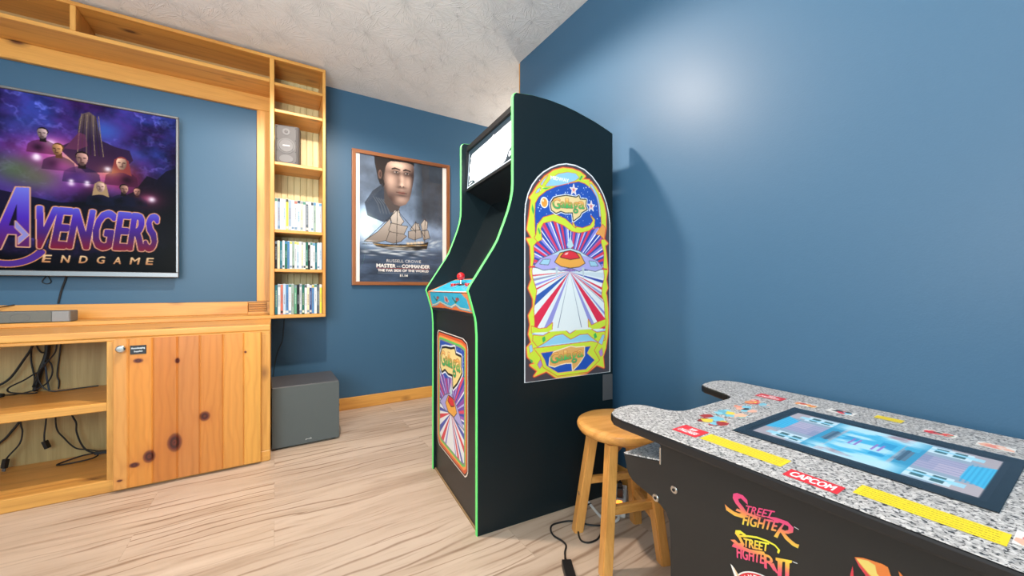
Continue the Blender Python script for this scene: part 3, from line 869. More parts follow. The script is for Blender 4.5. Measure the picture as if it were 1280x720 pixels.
for row, z0, hh, cols in ROWS:
    n = len(cols)
    ws = [drng.uniform(.9, 1.1) for _ in cols]
    tot = sum(ws); span = .2765-.0025
    x = .0025
    seen = {}
    for i, (c, wv) in enumerate(zip(cols, ws)):
        w = wv/tot*span
        h = hh*drng.uniform(.97, 1.0); y = FY+.022+drng.uniform(0, .010)
        key = 'dark' if c in ('black', 'dark green', 'teal', 'navy', 'dark grey', 'green') else 'clear'
        if key not in CASEPL:
            CASEPL[key] = plain('case_'+key, (.02, .025, .03) if key == 'dark' else (.55, .60, .64), .3)
        o = MB().box(.0003, w-.0003, 0, .135, 0, h, bev=.0014).move(Matrix.Translation((x, y, z0))).build('film_case', CASEPL[key], loc=(x+w/2, y, z0))
        lean = ''
        tag(o, '%s film case, %s from the left in the %s row of the tower' % (c, ORD[i], row), 'film case', 'film cases in the %s row' % row)
        cv = Canvas(0, w-.002, 0, h-.006, 10, 90, SHADES[c], ss=2)
        cv.cov[:] = 1
        W_ = w-.002; H_ = h-.006
        darkc = key == 'dark'
        ink = drng.choice(['f2f2ee', 'e8d8a0', 'dfe8ee']) if darkc else drng.choice(['39424e', '5a6470', '4d4a66', '7a4640', '2e5868'])
        ya = H_*drng.uniform(.22, .40); yb = H_*drng.uniform(.62, .84)
        yy = ya
        while yy < yb:                                   # the run of spine lettering, too small to read
            dy = drng.uniform(.003, .008)
            cv.poly([(W_*.34, yy), (W_*.66, yy), (W_*.66, yy+dy*.62), (W_*.34, yy+dy*.62)], ink, .75)
            yy += dy
        ac = drng.choice(['4a86b8', 'c8584a', '2f6f5c', '26303a', 'e2c34c', 'f0f0f0', '7d8c9a'])
        if drng.random() < .7: cv.poly([(0, H_*.90), (W_, H_*.90), (W_, H_), (0, H_)], ac, .8)
        if drng.random() < .6: cv.poly([(W_*.1, H_*.04), (W_*.9, H_*.04), (W_*.9, H_*.12), (W_*.1, H_*.12)], drng.choice(['2b3138', 'e9e4d4', '5d7d9c']), .85)
        art_mesh('spine_sleeve', cv, lambda X, Y, x=x, y=y, z0=z0: (x+.001+X, y-.0004+0*X, z0+.003+Y), PAPER, o)
        x += w

# ================================================================== CABLES
def cable(name, label, pts, r=.0035, group=None, plug=None, smooth=6, mat=None, cat='cable', owner=None):
    if owner is not None:
        m_ = MB().tube(pts, r, 8, smooth)
        if owner.rotation_euler.z: m_.move(owner.matrix_basis.inverted())
        return m_.build(name, mat or RUBBER, owner, True)
    zmin = min(p[2] for p in pts)
    o = MB().tube(pts, r, 8, smooth).build(name, mat or RUBBER, smooth=True, loc=(pts[-1][0], pts[-1][1], zmin-r))
    tag(o, label, cat, group)
    if plug:
        p0, p1, kind = plug
        p0, p1 = Vector(p0), Vector(p1)
        d = (p1-p0); L = d.length
        M = Matrix.Translation(p0) @ d.to_track_quat('Z', 'Y').to_matrix().to_4x4()
        m = MB().prism([(-.011, -.007), (.011, -.007), (.011, .007), (-.011, .007)], 0, L, 'z', .003)
        for zz in (.15, .35):
            m.box(-.0085, .0085, -.0085, .0085, L*zz, L*zz+.003)
        pl = m.move(M).build('plug', RUBBER, o)
        if kind == 'usb':
            MB().box(-.008, .008, -.0035, .0035, L-.001, L+.014, bev=.001).move(M).build('metal_tip', GREYMETAL, pl)
    return o
G1 = 'cables in the open cabinet bay'
YC = 2.86
def yz(pts, y=YC):
    return [(p[0], y if len(p) == 2 else p[2], p[1]) for p in pts]
cable('power_cable', 'thick black cable slanting down to the left behind the upper bay shelf', yz([(-1.016, .690), (-1.018, .640), (-1.045, .578), (-1.09, .492), (-1.14, .455), (-1.20, .425)]), .005, G1)
bun = [(-.969, .690), (-.970, .640), (-.974, .591), (-.996, .507), (-1.008, .440), (-1.012, .418)]
cable('cable_bundle', 'thick bound bundle of black cables hanging in the middle of the upper bay', yz(bun, 2.873), .0105, G1, smooth=6)
cable('audio_cable', 'short black cable looping between the hanging bundle and the slanting cable', yz([(-1.016, .690), (-1.012, .640), (-1.000, .610), (-.988, .606), (-.976, .625), (-.972, .690)], 2.89), .0035, G1)
cable('signal_cable', 'black cable with one wide flat loop lying toward the left of the bundle', yz([(-1.026, .690, 2.885), (-1.029, .616, 2.885), (-1.029, .563, 2.885), (-1.018, .476, 2.885), (-1.010, .445, 2.845), (-.992, .512, 2.842), (-1.035, .482, 2.83), (-1.082, .452, 2.83), (-1.076, .428, 2.835), (-1.018, .4145, 2.84), (-.995, .414, 2.845)]), .0035, G1)
cable('charger_cable', 'thin black cable trailing right across the upper bay shelf', yz([(-.931, .690, 2.845), (-.933, .614, 2.842), (-.969, .550, 2.84), (-.992, .506, 2.84), (-.978, .445, 2.84), (-.947, .416, 2.84), (-.901, .414, 2.845), (-.835, .414, 2.865), (-.79, .4145, 2.875)]), .0033, G1)
cable('speaker_cable', 'thin black cable dropping straight at the right of the bundle', yz([(-.927, .690), (-.933, .621), (-.944, .494), (-.938, .453), (-.940, .4145)], 2.892), .0032, G1)
cable('network_cable', 'dark blue cable dropping just right of the thick bundle', yz([(-.974, .560), (-.970, .520), (-.966, .470), (-.958, .4145)], 2.855), .004, G1, mat=plain('blue_cable', (.012, .03, .055), .4))
cable('antenna_cable', 'black cable arching out right of the bundle and back under it', yz([(-.968, .575, 2.855), (-.950, .548, 2.85), (-.947, .502, 2.85), (-.965, .457, 2.85), (-1.00, .430, 2.85), (-1.05, .4145, 2.855)]), .0033, G1)
adp = tag(MB().prism([(-1.125+.030*math.cos(t), 2.835+.018*math.sin(t)) for t in np.linspace(0, 2*math.pi, 24, endpoint=False)], .4102, .428, 'z', .006).build('plug_adapter', RUBBER, loc=(-1.125, 2.835, .4102)),
    'small black oval plug adapter lying on the upper bay shelf at the left', 'adapter')
MB().tube([(-1.098, 2.84, .418), (-1.075, 2.85, .4145), (-1.06, 2.87, .4145)], .003, 8).build('cord', RUBBER, adp)
cable('power_cable', 'thick black cable slanting left in the lower bay under the shelf', yz([(-1.055, .3705), (-1.062, .285), (-1.093, .227), (-1.12, .19), (-1.19, .13), (-1.25, .060)], 2.88), .005, G1)
cable('charging_lead', 'black lead hanging in the lower bay with a silver tipped plug', yz([(-1.064, .3705, 2.86), (-1.055, .27, 2.86), (-1.049, .226, 2.86), (-1.056, .171, 2.855), (-1.086, .125, 2.85), (-1.097, .106, 2.85)]), .0035, G1,
      ((-1.097, 2.85, .108), (-1.101, 2.845, .0655), 'usb'))
cable('charging_lead', 'short black lead dangling free above the lower bay floor with a slim plug', yz([(-.966, .3705), (-.972, .26), (-.977, .200), (-.977, .163)]), .0033, G1,
      ((-.977, 2.86, .166), (-.963, 2.856, .128), 'plain'))
cable('power_cable', 'thin black cable curving down to the right in the lower bay', yz([(-.944, .3705, 2.88), (-.942, .226, 2.875), (-.912, .162, 2.87), (-.871, .108, 2.86), (-.830, .092, 2.855), (-.785, .076, 2.85)]), .0033, G1)
cable('extension_cable', 'black cable looping on the lower bay floor with a black plug beside the partition', yz([(-.889, .3705, 2.87), (-.885, .28, 2.87), (-.869, .234, 2.865), (-.866, .189, 2.86), (-.846, .125, 2.85), (-.820, .085, 2.845), (-.780, .066, 2.835), (-.800, .054, 2.81), (-.88, .054, 2.79), (-.915, .054, 2.80), (-.90, .056, 2.825), (-.84, .070, 2.83), (-.79, .074, 2.83)]), .0038, G1,
      ((-.792, 2.83, .074), (-.735, 2.835, .070), 'plain'))
MB().box(-.735, -.705, 2.822, 2.848, .056, .084, bev=.004).build('socket', RUBBER, bpy.data.objects['extension_cable'])

# cords on the wall
cable('cord', '', [(-.985, 3.143, 1.05), (-.994, 3.1435, .985), (-1.010, 3.1435, .92), (-1.022, 3.143, .845)], .0045, owner=tv)
cable('wire_loop', '', [(-1.075, 3.143, 1.04), (-1.055, 3.143, .985), (-1.050, 3.143, .965), (-1.065, 3.143, .955), (-1.082, 3.143, .965), (-1.075, 3.143, .985), (-1.05, 3.143, 1.02)], .0022, owner=tv)
cable('cord', '', [(-1.17, 3.117, .8425), (-1.20, 3.105, .835), (-1.25, 3.08, .82), (-1.30, 3.05, .800), (-1.36, 2.985, .79)], .0028, owner=sb)
cable('hanging_cable', 'dark cord hanging on the blue wall from the tower bottom to behind the subwoofer', [(.062, 3.1445, .735), (.060, 3.1445, .70), (.053, 3.1445, .60), (.046, 3.1445, .55), (.020, 3.1445, .48), (.004, 3.1445, .40), (-.004, 3.1445, .33), (-.004, 3.144, .2), (-.003, 3.11, .055), (.0, 3.04, .005), (.03, 2.99, .005)], .0042,
      mat=plain('blue_grey_cord', (.018, .045, .07), .45))

# ================================================================== SUBWOOFER
sw = thing('subwoofer', 'black cube subwoofer on the floor between pine cabinet and arcade machine', 'subwoofer', (-.0112, 2.5625, 0), math.radians(0.9), local=True)
SWW, SWD, SWH = .3525, .345, .3585
MB().box(0, SWW, .012, SWD, .012, SWH, bev=.003).build('cabinet', plain('black_ash_vinyl', (.070, .073, .082), .45, bump=(160, .15, .002)), sw)
MB().prism([(.0, .012), (SWW, .012), (SWW, .34), (SWW-.004, SWH-.002), (.004, SWH-.002), (.0, .34)], 0.0, .0125, 'y', .002).build('grille', FABRIC, sw)
for x in (.03, SWW-.03):
    for y in (.035, SWD-.035):
        MB().cyl((x, y, 0), .014, .0125, seg=16).build('foot', RUBBER, sw)
def flat_text(name, s, w, h, M, mat, parent, depth=.0006, shear=0.0):
    """raised lettering w x h placed by matrix M (x right, y up, z out)"""
    P, T = glyph_tris(s)
    m = MB()
    vs = [m.bm.verts.new((p[0]*w+p[1]*h*shear, p[1]*h, depth)) for p in P]
    for t in T:
        try: m.bm.faces.new([vs[i] for i in t])
        except ValueError: pass
    m.move(M)
    return m.build(name, mat, parent)
FRONT = Matrix(((1, 0, 0, 0), (0, 0, -1, 0), (0, 1, 0, 0), (0, 0, 0, 1)))     # x right, y up -> facing -Y
lg = flat_text('logo_lettering', 'polk', .034, .010, Matrix.Translation((.168, -.0003, .031)) @ FRONT, WHITEPL, sw, shear=.3)
lg['label'] = 'small white logo lettering'
cable('cord', '', [(.335, 2.918, .24), (.352, 2.926, .252), (.366, 2.93, .235), (.362, 2.926, .21), (.345, 2.92, .20), (.35, 2.93, .15), (.372, 2.925, .135), (.388, 2.92, .115), (.376, 2.918, .09), (.345, 2.92, .085)], .0022, owner=sw)

# ================================================================== FRAMED POSTER
PX0, PX1, PZ0, PZ1 = .504, 1.303, .955, 2.003
po = thing('framed_poster', 'wood framed film poster with a man above a tall ship on the blue wall', 'poster', (.9035, 3.13, PZ0))
fw = .027
MB().prism([(PX0, PZ0), (PX1, PZ0), (PX1-fw, PZ0+fw), (PX0+fw, PZ0+fw)], 3.116, YB+.001, 'y', .002).build('frame_rail', FRAMEW[0], po)
MB().prism([(PX0, PZ1), (PX1, PZ1), (PX1-fw, PZ1-fw), (PX0+fw, PZ1-fw)], 3.116, YB+.001, 'y', .002).build('frame_rail', FRAMEW[0], po)
MB().prism([(PX0, PZ0), (PX0, PZ1), (PX0+fw, PZ1-fw), (PX0+fw, PZ0+fw)], 3.116, YB+.001, 'y', .002).build('frame_stile', FRAMEW[2], po)
MB().prism([(PX1, PZ0), (PX1, PZ1), (PX1-fw, PZ1-fw), (PX1-fw, PZ0+fw)], 3.116, YB+.001, 'y', .002).build('frame_stile', FRAMEW[2], po)
MB().box(PX0+fw-.002, PX1-fw+.002, 3.136, YB, PZ0+fw-.002, PZ1-fw+.002).build('backing', WHITEPL, po)
def paint_poster():
    x0, x1, y0, y1 = PX0+fw, PX1-fw, PZ0+fw, PZ1-fw
    cv = Canvas(x0, x1, y0, y1, 230, 310, 'eeeae4', ss=2)
    cv.cov[:] = 1
    w, h = cv.w, cv.h
    X = cv.X[None, :]+0*cv.Y[:, None]; Y = cv.Y[:, None]+0*cv.X[None, :]
    n = fbm(w, h, 6, 8, 6, 31, .58); s = fbm(w, h, 5, 26, 5, 33, .55)
    t = np.clip((Y-1.0)/.95, 0, 1)[..., None]
    A = srgb('465468')*(1-t)+srgb('485362')*t
    A = A*(.62+.75*n[..., None])
    fog = np.exp(-((Y-1.42)/.16)**2)[..., None]*np.array([1, 1, 1])
    A = A+fog*srgb('56606e')*.38*(.4+n[..., None])
    lft = np.exp(-((X-.62)/.10)**2-((Y-1.44)/.14)**2)[..., None]
    A = A+lft*srgb('8fb0c8')*.55*(n[..., None]+.2)
    sea = np.clip((1.27-Y)/.05, 0, 1)[..., None]
    A = A*(1-sea)+(srgb('2f3a4b')*(.55+.95*s[..., None]))*sea
    dk = np.clip((X-.98)/.08, 0, 1)*np.clip((Y-1.42)/.1, 0, 1)
    A = A*(1-.45*dk[..., None])
    inn = ((X > .563) & (X < 1.240))[..., None]
    cv.a = np.where(inn, np.clip(A*1.3, 0, 1), cv.a)  # print brightened to stand in for reflected haze on the glass
    # an invented officer's portrait
    cv.poly([(.60, 1.60), (.66, 1.70), (.73, 1.76), (.80, 1.72), (.86, 1.60), (.88, 1.50), (.74, 1.46), (.62, 1.50)], '232a36', .75)
    for i in range(5):
        cv.line([(.665+i*.02, 1.655-.004*i), (.70+i*.022, 1.60), (.72+i*.024, 1.53)], .006, '59616a')
    cv.poly([(.745, 1.78), (.80, 1.80), (.90, 1.66), (.86, 1.56), (.80, 1.54), (.75, 1.62)], '4c423f')
    face = [(.722, 1.92), (.726, 1.965), (.985, 1.965), (.990, 1.92), (.990, 1.86), (.980, 1.79), (.966, 1.72), (.952, 1.665), (.922, 1.620), (.878, 1.600), (.828, 1.612), (.782, 1.665), (.752, 1.74), (.732, 1.82)]
    def skin(X, Y):
        def g(x, y, a, b_, k): return k*np.exp(-((X-x)/a)**2-((Y-y)/b_)**2)
        k = .34+g(.855, 1.935, .10, .045, .62)+g(.800, 1.80, .055, .075, .42)+g(.888, 1.83, .022, .07, .42)+g(.940, 1.80, .035, .06, .40)+g(.885, 1.655, .05, .03, .30)+g(.887, 1.775, .02, .018, .3)+g(.885, 1.735, .03, .012, .15)
        k = k-g(.842, 1.868, .050, .020, .34)-g(.930, 1.868, .042, .020, .34)-g(.868, 1.80, .016, .045, .16)-g(.888, 1.755, .035, .009, .25)-g(.886, 1.688, .04, .009, .20)-g(.745, 1.75, .03, .10, .25)-g(.80, 1.65, .04, .05, .22)-g(.99, 1.78, .03, .2, .38)
        t = np.clip(k, .05, 1.05)[..., None]
        return np.clip(srgb('30211e')*(1-t)+srgb('f2cfba')*t, 0, 1)
    cv.poly(face, skin)
    n5 = fbm(cv.w, cv.h, 30, 40, 3, 55)
    # hair swept back from the forehead, lying behind the ear
    cv.poly([(.672, 1.975), (.992, 1.975), (.990, 1.945), (.972, 1.958), (.930, 1.9635), (.86, 1.962), (.80, 1.956), (.770, 1.935), (.756, 1.90), (.750, 1.86), (.742, 1.80), (.728, 1.755), (.715, 1.76), (.700, 1.80), (.688, 1.86), (.676, 1.92)], '1d1716')
    for i in range(9):
        cv.line([(.69+i*.012, 1.972), (.686+i*.009, 1.90), (.700+i*.006, 1.80)], .0025, '3a2e2a')
    cv.poly([(.735, 1.735), (.752, 1.76), (.745, 1.80), (.732, 1.78)], '1d1716')
    cv.ell(.716, 1.838, .014, .036, '6d5247'); cv.ell(.718, 1.838, .007, .022, '43302a')
    for ex, w_ in ((.842, .036), (.930, .032)):
        cv.poly([(ex-w_, 1.900), (ex-.01, 1.912), (ex+w_, 1.902), (ex+w_, 1.892), (ex, 1.898), (ex-w_, 1.890)], '201614', .9)
        cv.ell(ex, 1.874, .019, .0058, 'b3a49c', .9); cv.ell(ex+.003, 1.875, .0075, .0062, '18222a')
        cv.line([(ex-.022, 1.876), (ex-.004, 1.882), (ex+.020, 1.877)], .0035, '1a1110')
    cv.ell(.876, 1.762, .006, .004, '2a1814', .9); cv.ell(.903, 1.762, .006, .004, '2a1814', .9)
    cv.poly([(.848, 1.713), (.872, 1.721), (.888, 1.717), (.904, 1.721), (.928, 1.712), (.905, 1.701), (.872, 1.700)], '84544a', .85)
    cv.line([(.845, 1.712), (.886, 1.711), (.930, 1.711)], .004, '35181a')
    # an invented three-masted ship under full sail
    cv.ell(.606, 1.41, .045, .09, 'eaf4fa', .85, soft=True)
    sail = grad_v(1.30, 1.56, '857a72', 'cbc2b8')
    for q in ([(.600, 1.300), (.70, 1.38), (.795, 1.49), (.80, 1.40), (.775, 1.32), (.69, 1.295)], [(.80, 1.50), (.83, 1.56), (.868, 1.565), (.872, 1.525), (.905, 1.48), (.88, 1.45), (.81, 1.46)],
              [(.805, 1.455), (.88, 1.445), (.935, 1.44), (.905, 1.375), (.83, 1.365), (.785, 1.40)], [(.79, 1.385), (.905, 1.372), (.925, 1.36), (.88, 1.315), (.82, 1.296), (.765, 1.310)],
              [(.96, 1.42), (1.00, 1.475), (1.03, 1.47), (1.04, 1.43), (1.0, 1.40)], [(.945, 1.40), (1.045, 1.42), (1.055, 1.36), (.99, 1.335), (.945, 1.35)],
              [(1.05, 1.47), (1.08, 1.51), (1.105, 1.49), (1.10, 1.43), (1.06, 1.42)], [(1.055, 1.41), (1.11, 1.42), (1.125, 1.36), (1.075, 1.34)]):
        cv.outlined(q, sail, .004, '3b3836')
    for a, b_ in (((.853, 1.57), (.845, 1.27)), ((1.005, 1.49), (1.0, 1.28)), ((1.085, 1.52), (1.08, 1.29)), ((.60, 1.298), (.85, 1.565)), ((.58, 1.275), (.70, 1.285)), ((.853, 1.565), (1.005, 1.40)), ((1.005, 1.485), (1.085, 1.36))):
        cv.line([a, b_], .004, '2b2826')
    cv.poly([(.655, 1.292), (.75, 1.285), (.90, 1.292), (1.06, 1.305), (1.115, 1.325), (1.10, 1.262), (1.0, 1.243), (.80, 1.240), (.69, 1.262)], '26221f')
    cv.line([(.67, 1.279), (.85, 1.272), (1.10, 1.297)], .007, 'a8844e')
    for x, y in ((.94, 1.300), (.97, 1.303), (1.0, 1.308), (1.03, 1.313), (1.06, 1.316)):
        cv.ell(x, y, .016, .011, 'f2cfa0', .9, soft=True)
    rg = np.random.default_rng(2)
    for i in range(46):
        x = .60+.55*rg.random(); y = 1.235+.028*rg.standard_normal()
        cv.ell(x, y, .03+.02*rg.random(), .006, 'dfe6ea', .55, soft=True)
    for i in range(12):
        cv.ell(1.13+.09*rg.random(), 1.29+.05*rg.random(), .02, .006, 'cfd8de', .5, rot=.5, soft=True)
    cv.text('RUSSELL CROWE', (.768, 1.142), (1.050, 1.142), (.768, 1.165), (1.050, 1.165), 'dcd6cf', 0)
    cv.text('MASTER', (.690, 1.098), (.838, 1.098), (.690, 1.126), (.838, 1.126), 'f2ece4', 1)
    cv.text('AND', (.846, 1.102), (.884, 1.102), (.846, 1.114), (.884, 1.114), 'f2ece4', 0)
    cv.text('COMMANDER', (.890, 1.098), (1.125, 1.098), (.890, 1.126), (1.125, 1.126), 'f2ece4', 1)
    cv.line([(.690, 1.092), (1.125, 1.092)], .0035, 'a8483e')
    cv.text('THE FAR SIDE OF THE WORLD', (.700, 1.066), (1.115, 1.066), (.700, 1.085), (1.115, 1.085), 'efe8e0', 1)
    cv.text('11.14', (.876, 1.026), (.937, 1.026), (.876, 1.044), (.937, 1.044), 'f6efe2', 1)
    cv.line([(.70, 1.054), (1.115, 1.054)], .002, '7d8792')
    return cv
art_mesh('poster_print', paint_poster(), lambda X, Y: (X, 3.1352+0*X, Y), PAPER, po)
MB().box(PX0+fw-.003, PX1-fw+.003, 3.1285, 3.1305, PZ0+fw-.003, PZ1-fw+.003).build('glass_pane', GLASS, po)

# ================================================================== UPRIGHT ARCADE MACHINE (local x = depth from its front, y = width away from us)
arc = thing('arcade_cabinet', 'tall black upright arcade machine with green edging and colourful space side art', 'arcade machine',
            (.646, 1.28, 0), math.atan2(-.054, .657), local=True)
PROF = [(.0, .0), (.0, .752), (-.003, .800), (-.0065, .822), (-.030, .903), (-.036, .921), (-.030, .936), (.0676, 1.085), (.0856, 1.117), (.1137, 1.187), (.1330, 1.240), (.1434, 1.277), (.1500, 1.312),
        (.152, 1.345), (.152, 1.682), (.155, 1.694), (.165, 1.702), (.24, 1.709), (.3185, 1.708), (.39, 1.701), (.4538, 1.690), (.5627, 1.664), (.6584, 1.632), (.659, .0)]
WID = .619
def side(y0, y1, name):
    MB().prism(PROF, y0, y1, 'y', .001, 1).build(name, SIDEBLACK, arc)
side(0, .018, 'side_panel'); side(WID-.018, WID, 'side_panel')
def molding(yc):
    m = MB(); n = len(PROF)
    P = [Vector((p[0], 0, p[1])) for p in PROF]
    hw, out = .0086, .0032
    rings = []
    for i in range(n):
        a, b_, c = P[i-1], P[i], P[(i+1) % n]
        d1, d2 = (b_-a).normalized(), (c-b_).normalized()
        n1, n2 = Vector((-d1.z, 0, d1.x)), Vector((-d2.z, 0, d2.x))
        nn = (n1+n2); nn.normalize(); k = 1/max(.5, nn.dot(n1))
        lift = (out if i < n-8 else .0015)*k
        q = b_+nn*lift
        if q.z < .001: q.z = .001
        rings.append([m.bm.verts.new((b_.x, yc-hw, max(b_.z, .0005))), m.bm.verts.new((q.x, yc-hw*.7, q.z)), m.bm.verts.new((q.x, yc+hw*.7, q.z)), m.bm.verts.new((b_.x, yc+hw, max(b_.z, .0005)))])
    for i in range(n):
        if i == n-2: continue
        A, B_ = rings[i], rings[(i+1) % n]
        for k in range(3):
            m.bm.faces.new((A[k], A[k+1], B_[k+1], B_[k]))
    m.build('edge_molding', GREEN, arc)
molding(.009); molding(WID-.009)
IN0, IN1 = .018, WID-.018
MB().box(.012, .030, IN0, IN1, .004, .835).build('front_panel', BLACK, arc)
MB().box(.006, .012, IN0, IN1, .001, .006).build('kick_strip', plain('raw_board_edge', (.30, .19, .09), .6), arc)
MB().box(.640, .656, IN0, IN1, .02, 1.415).box(.640, .656, IN0, IN1, 1.440, 1.505).box(.640, .656, IN0, .10, 1.415, 1.44).box(.640, .656, IN1-.10, IN1, 1.415, 1.44).build('back_panel', BLACK, arc)
tp = MB(); tp.prism([(.205, 1.690), (.3185, 1.690), (.50, 1.662), (.52, 1.645), (.50, 1.640), (.3185, 1.672), (.205, 1.672)], IN0, IN1, 'y').build('top_panel', BLACK, arc)
# control panel
cpm = MB(); cpm.prism([(-.030, .912), (.117, .975), (.117, .955), (.0, .82), (-.008, .832)], IN0+.001, IN1-.001, 'y', .002).build('control_panel', BLACK, arc)
cpo = [o for o in arc.children if o.name.startswith('control_panel')][0]
def paint_cp_top():
    cv = Canvas(0, .583, 0, .160, 260, 80, '35b4da', 2); cv.cov[:] = 1
    cv.poly([(0, 0), (.06, 0), (.02, .07), (0, .16)], 'e9a070'); cv.poly([(.583, 0), (.52, 0), (.56, .07), (.583, .16)], 'e9a070')
    cv.line([(0, .154), (.583, .154)], .010, 'e8763c'); cv.line([(0, .003), (.583, .003)], .007, 'd8683a'); cv.line([(0, .010), (.583, .010)], .004, 'f0e6d0')
    for x, y in ((.20, .085), (.40, .085)):
        cv.ell(x, y, .040, .020, 'c8303a'); cv.ell(x, y, .022, .011, '2a3a4a')
        cv.line([(x-.05, y+.03), (x+.05, y+.03)], .004, '2b5a70')
    cv.line([(.12, .050), (.24, .045), (.30, .055)], .003, '2b7a96'); cv.line([(.15, .032), (.33, .032)], .003, '2b7a96'); cv.line([(.33, .05), (.45, .05)], .003, '2b7a96')
    cv.poly([(.265, .075), (.335, .075), (.335, .095), (.265, .095)], '20323c')
    return cv
# reading runs from the far side to the near side, as the player sees it
def cp_top(X, Y):
    t = (Y/.160)
    return (-.0315+t*.1485, IN1-.0005-X, .9135+t*.0625)
art_mesh('control_overlay', paint_cp_top(), cp_top, PRINT, cpo)
def paint_cp_front():
    cv = Canvas(0, .583, 0, .084, 260, 40, '36b6dc', 2); cv.cov[:] = 1
    cv.poly([(0, 0), (.583, 0), (.583, .012), (.44, .016), (.40, .030), (.33, .016), (.26, .022), (.18, .036), (.11, .020), (0, .010)], 'e87a3c')
    cv.line([(0, .016), (.10, .026), (.18, .040), (.26, .028), (.33, .022), (.40, .036), (.45, .022), (.583, .018)], .005, 'f2d9b0')
    cv.poly([(0, 0), (.583, 0), (.583, .007), (.33, .010), (.25, .012), (0, .006)], '241c20')
    cv.poly([(0, .084), (.05, .084), (.03, .05), (.03, .02), (0, .01)], 'e9905c'); cv.poly([(.583, .084), (.50, .084), (.55, .06), (.555, .02), (.583, .01)], 'e9905c')
    for x, s in ((.15, 1), (.43, 1)):                                    # small sparks either side
        cv.line([(x-.05, .062), (x-.025, .044), (x, .050), (x+.02, .064)], .007, '4a4f48'); cv.ell(x, .056, .012, .008, 'd05038'); cv.ell(x-.025, .046, .010, .007, '2e7a5c'); cv.ell(x+.025, .058, .007, .006, 'b8443c')
    cv.poly([(.255, .040), (.27, .072), (.285, .055), (.30, .070), (.325, .038), (.30, .045), (.29, .032), (.28, .044)], 'd8a8a0'); cv.ell(.29, .052, .014, .010, 'c04848')
    return cv
def cp_front(X, Y):
    t = Y/.084
    return (-.0085-.0225*t, IN1-.0005-X, .829+.082*t)
art_mesh('control_front_overlay', paint_cp_front(), cp_front, PRINT, cpo)
js = MB().cyl((.052, .330, .948), .005, .030, seg=16).cyl((.052, .330, .947), .022, .004, seg=24, r2=.016, bev=.001).build('joystick', CHROME, arc, True)
jb = MB().ball((.052, .330, .985), .0185, 24).build('ball_top', RED, js, True)
jb['label'] = 'red joystick ball'
for y in (.222, .415):
    MB().cyl((.045, y, .944), .014, .009, seg=24, bev=.002).build('button', RED, arc, True)
# monitor, its bezel, the speaker panel and the marquee
MB().prism([(.118, .970), (.124, .962), (.335, 1.385), (.325, 1.392)], IN0, IN1, 'y').build('monitor_bezel', GLOSSBLACK, arc)
MB().prism([(.178, 1.452), (.332, 1.384), (.336, 1.394), (.180, 1.464)], IN0, IN1, 'y').build('speaker_panel', BLACK, arc)
mg = MB()
mg.box(.205, .290, IN0+.004, IN1-.004, 1.462, 1.470)
mg.build('marquee_box', BLACK, arc)
mf = MB()
mf.box(.176, .200, IN0, IN1, 1.446, 1.458).box(.180, .206, IN0, IN1, 1.660, 1.690, bev=.003)
mf.box(.178, .200, IN0, IN0+.008, 1.458, 1.660).box(.178, .200, IN1-.008, IN1, 1.458, 1.660)
mf.build('marquee_frame', BLACK, arc)
MB().cyl((.300, IN0+.03, 1.565), .012, WID-.10, 'y', 16).build('marquee_tube', plain('lit_tube', (.75, .93, 1.0), .4, emit=14), arc)
def paint_marquee():
    # X: 0 at the far end, .567 at the near end
    cv = Canvas(0, .567, 0, .202, 200, 80, '23323a', 2); cv.cov[:] = 1
    cv.line([(.012, .004), (.012, .185)], .004, 'dfe9f0'); cv.line([(.010, .008), (.56, .008)], .004, 'f2f6f8')
    cv.poly([(.030, .030), (.038, .055), (.022, .075), (.036, .100), (.026, .120), (.044, .140), (.036, .158), (.055, .172), (.11, .172), (.30, .174), (.32, .180), (.335, .174), (.50, .176), (.515, .168), (.548, .182), (.540, .150), (.557, .150),
             (.557, .070), (.52, .066), (.485, .050), (.465, .022), (.44, .014), (.12, .014), (.09, .030), (.05, .036)], 'ffffff')
    cv.text('GALAGA', (.492, .026), (.545, .030), (.492, .046), (.545, .050), 'ffffff', 1)
    cv.line([(.03, .020), (.075, .024)], .006, 'e8eef2')
    return cv
art_mesh('marquee', paint_marquee(), lambda X, Y: (.179+.012*(Y/.202), IN1-.008-X, 1.458+Y), MARQUEEGLOW, arc)
MB().box(.600, .655, -.0035, 0, .43, .545, bev=.001).build('hinge_plate', DARKGREY, arc)

# --- side art (an invented star fighter stands where the maker's creature is)
def galaga(cv, box, big=True):
    """the game's name in fat lettering, orange above and green below; box = bl, br, tl, tr"""
    bl, br, tl, tr = (np.array(q) for q in box)
    def at(u, v): return tuple((bl*(1-u)+br*u)*(1-v)+(tl*(1-u)+tr*u)*v)
    g = grad_v(min(bl[1], br[1]), max(tl[1], tr[1]), '2fa868', '59b45c', 'e8a850', 'f4dc96')
    for pas in (0, 1):
        x = 0.0
        for ch, w, lo, hi in (('G', .24, -.06, .92), ('a', .14, .05, .62), ('l', .09, .05, .98), ('a', .14, .05, .62), ('g', .16, -.42, .66), ('a', .20, .05, .80)):
            q = (at(x, lo), at(x+w*.94, lo), at(x, hi), at(x+w*.94, hi))
            if pas == 0: cv.text(ch, *q, 'b0582c', 3)
            else: cv.text(ch, *q, g, 1)
            x += w+.006
SA = (.2025, .6405, .5545, 1.4564)
ARCH = [(.2025, .5535), (.2025, 1.2191), (.206, 1.265), (.2171, 1.3069), (.236, 1.346), (.262, 1.3801), (.290, 1.406), (.3236, 1.4279), (.362, 1.446), (.4039, 1.4564), (.450, 1.456),
        (.4966, 1.4459), (.540, 1.421), (.5762, 1.3862), (.603, 1.349), (.6219, 1.3092), (.634, 1.266), (.6406, 1.2208), (.6406, .5535)]
